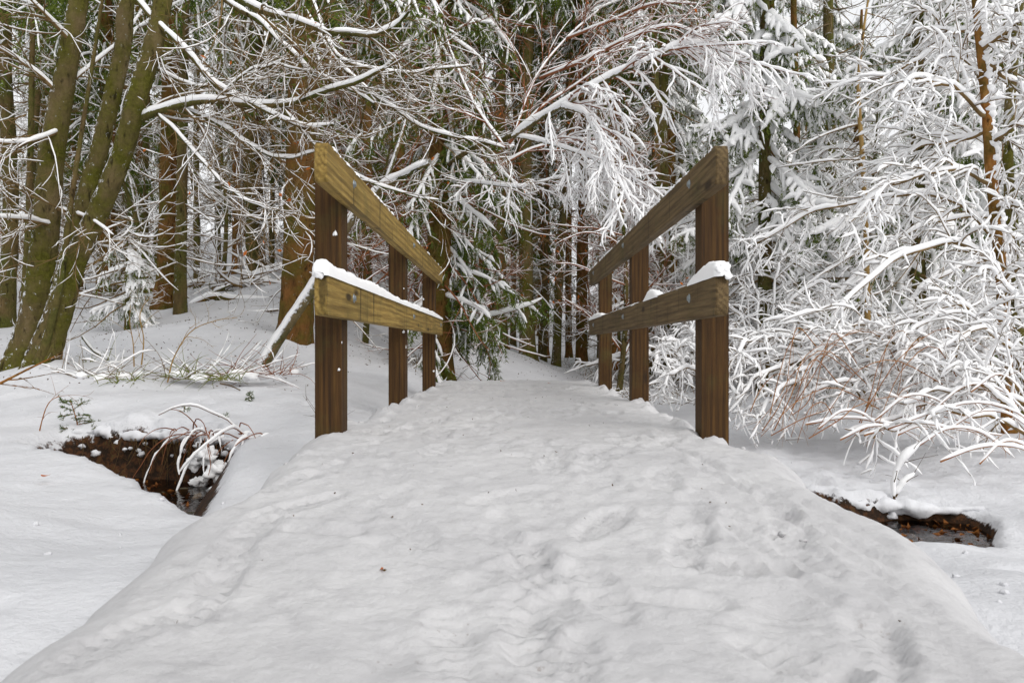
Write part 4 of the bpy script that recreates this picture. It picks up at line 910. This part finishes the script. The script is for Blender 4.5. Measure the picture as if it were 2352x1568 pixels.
# ------------------------------------------------------------------ small plants and sticks on the left bank
def stick(label, name, cat, ctrl, r0, r1, mat, th=0, seed=0, tw_=0, group=None):
    g = np.random.default_rng(700 + seed); mb, ms = MB(), MB()
    p = pix(ctrl, 18)[None]; r_ = np.linspace(r0, r1, 18)[None] * g.uniform(.9, 1.1, (1, 18))
    tubes(mb, p, r_, 7, True)
    if tw_:
        c, cr = spawn(p, r_, tw_, .25, .95, (25, 55), (.1, .35), 6, g, .2, -.02, .08, .3, .6, .0015); tubes(mb, c, cr, 4)
        c, cr = spawn(c, cr, 2, .3, .95, (25, 50), (.05, .15), 4, g, .2, 0, .08, .3, .6, .0012); tubes(mb, c, cr, 3)
    parts = [('stem', mb, mat)]
    if th: snow(ms, p, r_, th, g, 6, .3, .15, .1); parts.append(('snow', ms, 'snow'))
    return thing(name, label, cat, P(*ctrl[0]), parts, group)
stick('dark red branch reaching in from the left edge', 'branch', 'branch', [(-60, 905, 4.6), (0, 880, 4.6), (50, 855, 4.6), (126, 818, 4.6)], .011, .004, 'bark_red', 0, 1, 4)
stick('broken lichen-covered stick leaning in the snow between the beeches and spruces', 'stick', 'stick', [(188, 772, 7.0), (215, 805, 6.9), (245, 822, 6.8), (268, 838, 6.7)], .012, .016, 'bark_far', .01, 2)
stick('half-buried log lying before the snowy flat, left bank', 'log', 'log', [(170, 857, 6.1), (215, 862, 6.1), (290, 868, 6.1), (340, 862, 6.1)], .022, .014, 'bark_spruce', .03, 3)
stick('short dark log behind the forked beech', 'log', 'log', [(272, 656, 13), (310, 666, 13), (372, 664, 13)], .07, .05, 'bark_spruce', .06, 4)
stick('long fallen branch on the snow right of the twin spruces', 'log', 'log', [(430, 705, 12), (490, 682, 12), (540, 688, 12), (645, 692, 12)], .035, .03, 'bark_spruce', .045, 5, 6)
stick('forked fallen branch pointing up by the twin spruces', 'log', 'log', [(440, 700, 12.2), (490, 672, 12.2), (528, 655, 12.2)], .03, .015, 'bark_far', .04, 6, 4)
stick('thin log lying flat before the big reddish spruce', 'log', 'log', [(560, 718, 10.5), (600, 716, 10.5), (640, 712, 10.5)], .02, .014, 'litter', .01, 7)
stick('tall yellow twig standing in snow, left of its pair', 'twig', 'twig', [(308, 842, 6.2), (306, 790, 6.2), (298, 740, 6.2), (300, 700, 6.2)], .005, .002, 'straw_twig', 0, 8, 5)
stick('tall yellow twig standing in snow, right of its pair', 'twig', 'twig', [(325, 838, 6.2), (330, 780, 6.2), (322, 720, 6.2), (345, 680, 6.2)], .006, .002, 'straw_twig', 0, 9, 7)
stick('bent yellow twig leaning right out of the bank', 'twig', 'twig', [(385, 878, 5.8), (400, 820, 5.8), (440, 760, 5.8), (500, 735, 5.8), (545, 730, 5.8)], .006, .002, 'straw_twig', 0, 10, 8)
stick('thin straw twig by the little spruce seedling', 'twig', 'twig', [(86, 1012, 4.4), (98, 960, 4.4), (112, 925, 4.4), (136, 908, 4.4)], .004, .0015, 'cane', 0, 11, 3)
stick('dark twig lying on snow left of the near post', 'twig', 'twig', [(505, 880, 5.3), (530, 886, 5.3), (552, 896, 5.3)], .005, .004, 'litter', 0, 12)
stick('small forked twig sticking up beside the near left post', 'twig', 'twig', [(754, 1008, 3.7), (752, 990, 3.7), (753, 972, 3.7)], .003, .0015, 'litter', 0, 13, 3)
for q, (x, y, d, l) in enumerate([(230, 868, 6, 'left'), (450, 868, 5.9, 'middle'), (590, 860, 6.0, 'right')]):
    g = np.random.default_rng(730 + q); mb, ms = MB(), MB()
    b = P(x, y, d)
    pts = grow(b + g.normal(0, .07, (46, 3)) * np.array([2.2, 1, .1]), np.stack([g.normal(0, 1, 46), g.normal(0, .4, 46), g.uniform(.1, .8, 46)], -1), g.uniform(.15, .5, 46), 8, g, .04, .08)
    r_ = np.repeat(np.linspace(.0035, .0012, 8)[None], 46, 0); tubes(mb, pts, r_, 3); snow(ms, pts[::2], r_[::2], .014, g, 4, .2, .4)
    for k in range(9): blob(ms, b + g.normal(0, .1, 3) * np.array([2.2, 1, .15]), g.uniform(.02, .05), g, (1.4, 1, .7), .3, 7)
    thing('brushwood', '%s tangle of fallen twigs half under snow along the left bank' % l, 'brushwood', b, [('twigs', mb, 'twig_red' if q == 2 else 'twig_brown', 'stuff'), ('snow', ms, 'snow', 'stuff')])
for q, (x, y, d, l) in enumerate([(505, 872, 5.6, 'bright green grass tuft with red leaf left of the near post'), (215, 835, 6.6, 'green grass tuft beside the leaning lichen stick'), (290, 880, 5.7, 'small green leaf sprigs in the snow before the log'), (420, 865, 5.8, 'green fern sprigs poking from the snowy bank')]):
    g = np.random.default_rng(740 + q); mb = MB(); n = 26; b = P(x, y, d)
    pts = grow(b + g.normal(0, .04, (n, 3)) * np.array([2, 1, .05]), np.stack([g.normal(0, .6, n), g.normal(0, .4, n), g.uniform(.5, 1, n)], -1), g.uniform(.08, .3, n), 6, g, .25, .06)
    tubes(mb, pts, np.repeat(np.linspace(.004, .001, 6)[None], n, 0), 3)
    thing('grass_tuft', l, 'grass', b, [('blades', mb, 'grass', 'stuff')])
def seedling(label, base, h, seed, mat='needle_fresh', snowth=0, group=None):
    g = np.random.default_rng(seed); mb, nd, sn = MB(), MB(), MB()
    st = grow(base, (.1, 0, 1), h, 10, g, 0, .05); sr = np.linspace(.006, .002, 10)[None]
    tubes(mb, st, sr, 5)
    c, cr = spawn(st, sr, 13, .2, .98, (60, 85), (h * .42, h * .62), 7, g, .1, .05, .05, .6, .6, .0015)
    tubes(mb, c, cr, 3); nn = 60 if h > .2 else 16; needles(nd, c, nn, .016, .0032, g)
    e, er = spawn(c, cr, 5, .25, .9, (40, 60), (h * .12, h * .25), 4, g, .9, .03, .05, .3, .6, .0012)
    tubes(mb, e, er, 3); needles(nd, e, nn // 3, .016, .0032, g); needles(nd, st, 50, .016, .0032, g, .5)
    if snowth: snow(sn, c, cr, snowth, g, 5, .4, .2); snow(sn, e, er, snowth * .8, g, 5, .4, .2)
    return thing('spruce_seedling', label, 'seedling', base, [('stem', mb, 'cane'), ('needles', nd, mat, 'stuff'), ('snow', sn, 'snow', 'stuff')], group)
seedling('bright green spruce seedling on the edge of the stream bank', P(180, 1032, 4.55), .30, 751)
seedling('tiny snowy sprig above the stream cave', P(420, 965, 4.7), .09, 752, snowth=.008)
seedling('tiny green sprig in snow between stream and near left post', P(572, 925, 4.9), .07, 753, snowth=.004)
seedling('snow-dusted sprig at the right end of the stream cave', P(505, 985, 4.5), .09, 754, snowth=.008)
g = np.random.default_rng(760)                              # tangle of snowy stalks hanging over the bank
mb, ms = MB(), MB(); n = 44
xs = g.uniform(-1.95, -1.3, n); ys = np.interp(xs, FX, FY) + g.uniform(-.02, .12, n)
pts = grow(np.stack([xs, ys, ground(xs, ys + .15, False)], -1), np.stack([g.normal(0, .5, n), -.6 + 0 * xs, g.uniform(.1, .9, n)], -1), g.uniform(.15, .55, n), 16, g, .16, .10)
r_ = np.repeat(np.linspace(.004, .0015, 16)[None], n, 0); tubes(mb, pts, r_, 4); snow(ms, pts[::2], r_[::2], .014, g, 7, .5, .1)
for k in range(16):
    x = g.uniform(-1.75, -1.3); y = np.interp(x, FX, FY) - g.uniform(.02, .35)
    blob(ms, (x, y, g.uniform(-.40, -.17) - .3 * (np.interp(x, FX, FY) - y)), g.uniform(.015, .04), g, (1.2, 1, .9), .9, 12)
thing('bank_plant', 'snow-laden tangle of stalks hanging over the left stream bank', 'plant', P(470, 1060, 4.2), [('stalks', mb, 'twig_red', 'stuff'), ('snow', ms, 'snow', 'stuff')])
g = np.random.default_rng(770)
for q, (p, sz, l) in enumerate([(P(105, 1043, 3.0), .022, 'small orange leaf lying on the smooth snow at left'), (P(877, 1226, 1.46), .009, 'curled orange leaf on the trodden path'), (P(1155, 868, 7.7), .03, 'orange leaf at the far end of the path'), (P(1262, 874, 7.3), .02, 'small ochre leaf at the far right end of the path')]):
    mb = MB(); n = 7
    u = np.linspace(-1, 1, n); w = .38 * (1 - u ** 2) + .02
    v = np.concatenate([np.stack([u * sz, w * sz, .25 * sz * u ** 2 + .12 * sz * w], -1), np.stack([u * sz, -w * sz, .25 * sz * u ** 2 + .15 * sz], -1)])
    k = np.arange(n - 1); mb.add(v + p, np.stack([k, k + 1, n + k + 1, n + k], -1))
    o = link('fallen_leaf', mb.mesh('fallen_leaf', 'dry_leaf', p), None, (p[0], p[1], (0.012 + float(path_z(p[1])) if q else gz(p[0], p[1]) + .01)), label=l, category='leaf', group='fallen leaves on the snow')
    o.rotation_euler = (0, .1, g.uniform(0, 3))
print('small things', round(time.time() - T0, 1), TRI)
# ------------------------------------------------------------------ trunks one can pick out behind the bridge and in the left wood
FARB = []
for s_ in range(4):
    g = np.random.default_rng(890 + s_); tw, sn = MB(), MB()
    tp = np.stack([np.zeros(30), np.zeros(30), np.linspace(0, 9, 30)], -1); tr = np.full(30, .08)
    dead_branches(tw, sn, tp, tr, g, 54, .5, 8.6, (.5, 1.8), .013, n2=4, n3=2, bare=.62)
    FARB.append((tw.mesh('branches', 'twig_grey' if s_ % 2 else 'twig_brown'), sn.mesh('branch_snow', 'snow')))
def far_trunk(label, px, d, dia, seed, lean=0., mat='bark_far', crown=True):
    b = gb(px, d, -.15); hgt = min(12, .5 * d + 2.5)
    g = np.random.default_rng(seed); tk = MB()
    c = [b + np.array([lean * t * hgt + g.normal(0, .04), g.normal(0, .04), hgt * t]) for t in (0, .25, .5, .75, 1)]
    trunk(tk, c, [dia / 2, dia * .46, dia * .42, dia * .36, dia * .26], 12, 40, .07, .4, seed, .25)
    e = thing('spruce_tree', label, 'tree', b + np.array([0, 0, .1]), [('trunk', tk, mat)], 'trunks in the wood')
    for nm, me in zip(('branches', 'branch_snow'), FARB[seed % 4]):
        o = link(nm, me, e, (0, 0, 0), kind='stuff'); o.rotation_euler = (0, lean * .9, g.uniform(0, 6.28)); s = .8 if dia < .15 else 1.0; o.scale = (s, s, hgt / 9.3)
    if crown and dia > .15: add_crown(e, (lean * hgt, 0, hgt - 3.6), g.uniform(0, 6.28), .9)
for q in [('dark trunk at the far left edge behind the leaning beech', 14, 12, .24, 0, 'bark_far'), ('thin crooked stem beside the far left trunk', 52, 11, .09, .03, 'bark_far'), ('slim grey trunk left of the thin sapling stem, deep in the wood', 82, 16, .2, 0, 'bark_far'),
          ('pale straight trunk with snow flecks between the twin spruces and the big spruce', 578, 18, .30, .004, 'bark_far'), ('dark red trunk beside the pale snow-flecked one', 546, 21, .29, 0, 'bark_red'), ('thin trunk right of the pale snow-flecked one', 624, 20, .13, 0, 'bark_far'), ('slim far trunk left of the pale snow-flecked one', 500, 26, .2, 0, 'bark_far'),
          ('dark thin trunk right behind the twin spruces', 452, 17, .14, 0, 'bark_far'), ('far slim trunk seen left of the twin spruces', 330, 20, .18, .01, 'bark_far'), ('dark trunk seen between the left railing posts', 845, 14, .18, 0, 'bark_spruce'), ('thin trunk seen just right of the near left post', 812, 17, .16, 0, 'bark_far'), ('mossy trunk left of the far left post top', 918, 15, .2, 0, 'bark_spruce'),
          ('left mossy trunk of the thick pair above the path end', 1152, 17, .30, -.004, 'bark_beech'), ('right mossy trunk of the thick pair above the path end', 1206, 16.5, .34, -.002, 'bark_beech'), ('thin leaning stem left of the thick mossy pair', 1128, 17.5, .11, .05, 'bark_beech'), ('slim trunk between the thick mossy pair', 1182, 22, .18, 0, 'bark_far'),
          ('thin dark trunk right of the thick mossy pair', 1246, 20, .17, .01, 'bark_far'), ('mossy leaning trunk midway between the two far posts', 1276, 18, .21, .055, 'bark_beech'), ('red-brown trunk left of the far right post', 1336, 19, .30, 0, 'bark_spruce'), ('far dark trunk behind the leaning mossy one', 1306, 24, .22, 0, 'bark_spruce'),
          ('reddish trunk seen between the far and middle right posts', 1420, 17, .26, 0, 'bark_red'), ('dark trunk just right of the middle right post', 1498, 15, .2, 0, 'bark_far'), ('mossy trunk between middle and near right posts', 1524, 15.6, .3, .004, 'bark_beech'), ('slim trunk close left of the near right post', 1562, 19, .17, 0, 'bark_far'),
          ('dark thin trunk left of the yellow birch', 1826, 12, .13, 0, 'bark_spruce'), ('dark trunk behind the yellow birch', 1905, 17, .3, 0, 'bark_far')]:
    far_trunk(q[0], q[1], q[2], q[3], 900 + q[1], q[4], q[5], q[1] < 1600)

# ------------------------------------------------------------------ prototypes of the deeper wood, copied
def proto_young(seed, hgt, th, mat, leafy=0, spread=1.0, nl=16, dr=.03, bare=.68):
    g = np.random.default_rng(seed); tk, tw, sn, lf = MB(), MB(), MB(), MB()
    c = [np.array([g.normal(0, .1) * t * 3, g.normal(0, .1) * t * 3, hgt * t - .1]) for t in (0, .3, .6, 1)]
    tp, tr = trunk(tk, c, [.05, .04, .025, .008], 7, 20, .05, .2, seed)
    p = tp[None]; r_ = tr[None]
    p, r_ = spawn(p, r_, nl, .12, .97, (45, 85), (1.0 * spread, 2.0 * spread), 10, g, .0, dr, .08, .45, .5, .004)
    tubes(tw, p, r_, 4); snow(sn, p, r_, th * 1.2, g, 5, .35)
    e, er = twigs(tw, sn, p, r_, g, [dict(k=8, L=(.4, 1.0), n=7, ang=(22, 50), droop=dr, wig=.07, flatness=.5, rmin=.0035), dict(k=6, L=(.2, .5), n=5, ang=(20, 45), droop=dr * .6, wig=.07, rmin=.003)], th, minf=.35, bare=bare)
    if leafy: leafq(lf, e[g.random(len(e)) < leafy][:, -1], .03, g)
    return [('trunk', tk, 'bark_far'), ('branches', tw, mat, 'stuff'), ('branch_snow', sn, 'snow', 'stuff'), ('dry_leaves', lf, 'dry_leaf', 'stuff')]
W = np.random.default_rng(77)
LAND = [(-400, 'the left picture edge'), (60, 'the leaning left beech'), (230, 'the forked beech'), (405, 'the twin spruces'), (560, 'the pale flecked trunk'), (690, 'the big reddish spruce'), (780, 'the near left post'), (900, 'the middle left post'), (1010, 'the far left post'), (1180, 'the thick mossy pair'), (1300, 'the leaning mossy trunk'), (1385, 'the far right post'), (1465, 'the middle right post'), (1640, 'the near right post'), (1770, 'the white-padded spruce'), (1980, 'the yellow birch'), (2110, 'the snow-hung green spruce'), (2290, 'the slender red trunk'), (2800, 'the right picture edge')]
ORD = ['nearest', 'second', 'third', 'fourth', 'fifth', 'sixth', 'seventh', 'eighth', 'ninth', 'tenth', 'eleventh', 'twelfth', 'thirteenth', 'fourteenth', 'fifteenth']
def scatter(protos, spots, label, group, smin=.85, smax=1.2):
    cnt = {}; spots = sorted(spots, key=lambda s: s[1]); label0 = label
    for q, (x, y) in enumerate(spots):
        lm = min(LAND, key=lambda l: abs(l[0] - (CX + F * x / y)))[1]; cnt[lm] = cnt.get(lm, 0) + 1
        label = '%s, %s one back behind %s' % (label0, ORD[cnt[lm] - 1], lm)
        src = protos[q % len(protos)]
        loc = (x, y, gz(x, y) - .08)
        s = W.uniform(smin, smax)
        if not src.get('placed'):
            src['placed'] = 1; src.location = loc; src.rotation_euler = (0, 0, W.uniform(0, 6.28)); src['label'] = label; src['group'] = group
        else:
            e = copy_thing(src, loc, W.uniform(0, 6.28), s, label, group)
            if W.random() < .5: e.scale = (-s, s, s)
def field(n, a0, a1, d0, d1, mind, keep=lambda x, y: True):
    out = []
    for t in range(n * 40):
        if len(out) >= n: break
        an = W.uniform(a0, a1); d = math.sqrt(W.uniform(d0 ** 2, d1 ** 2)); x, y = math.tan(an) * d, d
        if keep(x, y) and all((x - u) ** 2 + (y - v_) ** 2 > mind ** 2 for u, v_ in out): out.append((x, y))
    return out
O = np.zeros(3)
def mk(name, cat, parts): return thing(name, 'x', cat, O, parts)
# snowy spruces, three kinds
def proto_spruce(seed, hgt, n, h0, L, th, ncnt=18, ksec=12, kter=3, dead=30, bare=.1, **kw):
    g = np.random.default_rng(seed); tk, tw, sn, nd = MB(), MB(), MB(), MB()
    c = [np.array([g.normal(0, .05), g.normal(0, .05), hgt * t - .1]) for t in (0, .3, .65, 1)]
    tp, tr = trunk(tk, c, [.17, .145, .10, .03], 10, 30, .06, .35, seed)
    boughs(tw, nd, sn, tp, tr, g, n, h0, hgt * .98, L[0], L[1], th, ncnt=ncnt, ksec=ksec, kter=kter, side_ln=(.3, .65), nl=.075, nw=.022, bare=bare, **kw)
    if dead: dead_branches(tw, sn, tp, tr, g, dead, .6, h0 + 1.5, (.7, 1.9), .015, n2=4, n3=1, bare=.5)
    return [('trunk', tk, 'bark_spruce'), ('boughs', tw, 'twig_grey', 'stuff'), ('needles', nd, 'needle', 'stuff'), ('bough_snow', sn, 'snow', 'stuff')]
SPA = [mk('spruce_tree', 'tree', proto_spruce(81, 13, 58, 2.6, (1.9, .8), .020, ncnt=22, kter=4, bare=.55)), mk('spruce_tree', 'tree', proto_spruce(82, 12, 54, 3.4, (1.7, .8), .020, ncnt=22, kter=4, dead=50, bare=.55))]
SPB = [mk('spruce_tree', 'tree', proto_spruce(83, 9, 46, .9, (1.8, .6), .085, ncnt=14, ksec=19, kter=2, dead=10, bare=.06, tilt=(-.7, -.1), dr=.12, sd=.18)), mk('spruce_tree', 'tree', proto_spruce(84, 11, 50, 1.4, (1.9, .7), .085, ncnt=14, ksec=19, kter=2, dead=12, bare=.06, tilt=(-.7, -.1), dr=.12, sd=.18))]
YA = [mk('young_beech', 'tree', proto_young(91, 5.5, .008, 'twig_brown', .02)), mk('young_beech', 'tree', proto_young(92, 4.5, .009, 'twig_grey'))]
YR = [mk('young_beech', 'tree', proto_young(93, 5.0, .007, 'twig_red', .10))]
YW = [mk('young_beech', 'tree', proto_young(94, 4.2, .036, 'twig_brown', 0, 1.1, 16, .10, .15)), mk('young_beech', 'tree', proto_young(95, 3.2, .036, 'twig_brown', 0, 1.0, 15, .14, .15))]
A = math.radians
for x, y, l in ((-4.9, 1.6, 'added tall spruce out of view at the left, its crown shading the foreground snow'), (-3.4, -2.6, 'added tall spruce out of view behind left, shading the foreground snow')):  # unseen spruces added outside the left frame edge to shade the foreground
    tk = MB(); z = gz(x, y); c = [np.array([x, y, z - .1 + q]) for q in (0, 2, 4.5, 6, 9)]
    trunk(tk, c, [.17, .15, .13, .11, .07], 12, 30, .06, .4, 7)
    e = thing('spruce_tree', l, 'tree', c[0] + np.array([0, 0, .1]), [('trunk', tk, 'bark_spruce')]); add_crown(e, (0, 0, 3.6), x)
scatter(SPA, field(38, A(-44), A(-8), 13.5, 46, 2.0), 'snow-dusted spruce in the left wood', 'spruces deep in the left wood')
scatter(SPA, field(26, A(-10), A(13), 19, 50, 2.0), 'dark spruce in the far wood', 'spruces behind the bridge')
scatter(SPB, field(22, A(10), A(37), 12.5, 40, 2.2, lambda x, y: abs(x - path_x(min(y, 16))) > 1.5), 'snow-covered right-hand spruce', 'snowy spruces on the right')
scatter(YA, field(26, A(-44), A(-10), 10.5, 30, 1.5, lambda x, y: not (-6.5 < x < -3 and y < 12)), 'bare snow-lined young beech', 'young beeches in the left wood')
scatter(YA + YR, field(16, A(-9), A(10), 12.5, 32, 1.3, lambda x, y: abs(x - path_x(min(y, 14))) > 1.6), 'bare reddish young beech', 'young beeches behind the bridge')
scatter(YW, field(36, A(11), A(36.5), 8.6, 24, 1.0), 'snow-caked young beech', 'snow-caked beeches on the right')
scatter(YR, field(10, A(-12), A(9), 9.8, 15, 1.0, lambda x, y: abs(x - path_x(y)) > 1.25), 'dry red-twigged young beech', 'red-twigged beeches behind the bridge', .7, 1.0)
# undergrowth: stalks and litter poking out of the snow
g = np.random.default_rng(880); mb, ml, ms = MB(), MB(), MB()
n = 2600
an = g.uniform(A(-9), A(14), n); d = g.uniform(8.6, 22, n); xs = np.tan(an) * d; k = np.abs(xs - path_x(np.minimum(d, 12))) > .9; xs, d = xs[k], d[k]
pts = grow(np.stack([xs, d, ground(xs, d)[0] - .02], -1), np.stack([g.normal(0, .8, len(xs)), g.normal(0, .8, len(xs)), g.uniform(.2, 1, len(xs))], -1), g.uniform(.08, .35, len(xs)), 4, g, .1, .15)
r_ = np.repeat(np.linspace(.005, .002, 4)[None], len(xs), 0); tubes(mb, pts, r_, 3); snow(ms, pts[::2], r_[::2], .02, g, 4, .3, .2)
e = link('undergrowth', mb.mesh('undergrowth', 'twig_brown'), kind='stuff', label='low twiggy undergrowth on the slope behind the bridge', category='undergrowth')
o = link('snow', ms.mesh('snow', 'snow'), e); o['kind'] = 'stuff'
n = 2600
xs = np.concatenate([g.uniform(-9, -1.6, n), g.uniform(-2, 3, 900)]); d = np.concatenate([g.uniform(5.5, 15, n), g.uniform(8.5, 16, 900)])
z = ground(xs, d)[0]
leafq(ml, np.stack([xs, d, z + .004], -1), .012, g)
xs, d = g.uniform(-.6, .65, 90), g.uniform(.9, 7, 90)
leafq(ml, np.stack([xs, d, path_z(d) + .016 - .02 * xs ** 2], -1), .0045, g)
link('forest_litter', ml.mesh('forest_litter', 'litter'), kind='stuff', label='needles and bark crumbs strewn over the snow', category='litter')
# brush pile and small snowy conifer in the left wood
g = np.random.default_rng(881); tw, sn = MB(), MB(); n = 60; b = gb(560, 15)
pts = grow(b + g.normal(0, 1, (n, 3)) * np.array([.9, .5, .05]) + np.array([0, 0, .1]), np.stack([g.normal(0, 1, n), g.normal(0, .5, n), g.uniform(-.05, .5, n)], -1), g.uniform(.5, 1.8, n), 9, g, .06, .08)
r_ = np.repeat(np.linspace(.022, .008, 9)[None], n, 0) * g.uniform(.4, 1.2, (n, 1)); tubes(tw, pts, r_, 5); snow(sn, pts, r_, .04, g, 5)
thing('brushwood', 'pile of snowy fallen branches before the pale trunks, left wood', 'brushwood', b, [('branches', tw, 'twig_brown', 'stuff'), ('snow', sn, 'snow', 'stuff')])
snowy_spruce('small snow-lumped young spruce between forked beech and twin spruces', gb(292, 9.6), 1.25, .03, 882, 13, .25, (.6, .3), .045, ksec=9, kter=3, sl=(.12, .25), nl=.03)
print('wood', round(time.time() - T0, 1), 'tris', TRI)

# crumbs of snow dropped from the branches
g = np.random.default_rng(883); mb = MB()
for q in range(240):
    t = g.random()
    if t < .06: x, y = g.uniform(-3.2, -.95), g.uniform(1.0, 3.0)
    elif t < .6: x, y = g.uniform(1.0, 2.8), g.uniform(1.0, 2.3)
    elif t < .8: x, y = g.uniform(.95, 3.2), g.uniform(3.4, 5.5)
    else: x, y = g.uniform(-3.5, -1.0), g.uniform(4.7, 6.5)
    z, s_ = ground(np.array([x]), np.array([y]))
    if s_[0] > .05: continue
    blob(mb, (x, y, float(z[0]) + .001), g.uniform(.003, .010), g, (1.1, 1.0, .8), .7, 6)
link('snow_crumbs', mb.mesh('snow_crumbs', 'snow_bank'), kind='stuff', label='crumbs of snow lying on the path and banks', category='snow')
mb = MB()
for q in range(420):
    x, y = (-g.uniform(.58, .78) if q % 2 else g.uniform(.62, .86), g.uniform(2.3, 7.8)) if q < 360 else (g.uniform(-.6, .65), g.uniform(1.6, 7))
    blob(mb, (x + .01, y, float(path_z(y)) + .006 - .02 * x * x - .014 * (abs(x) > .7)), g.uniform(.003, .009) * (1.7 if q % 7 == 0 and q < 360 else 1), g, (1.2, 1.1, .8), .6, 6)
link('path_crumbs', mb.mesh('path_crumbs', 'snow_packed'), kind='stuff', label='crumbled snow along the trodden path edges', category='snow')
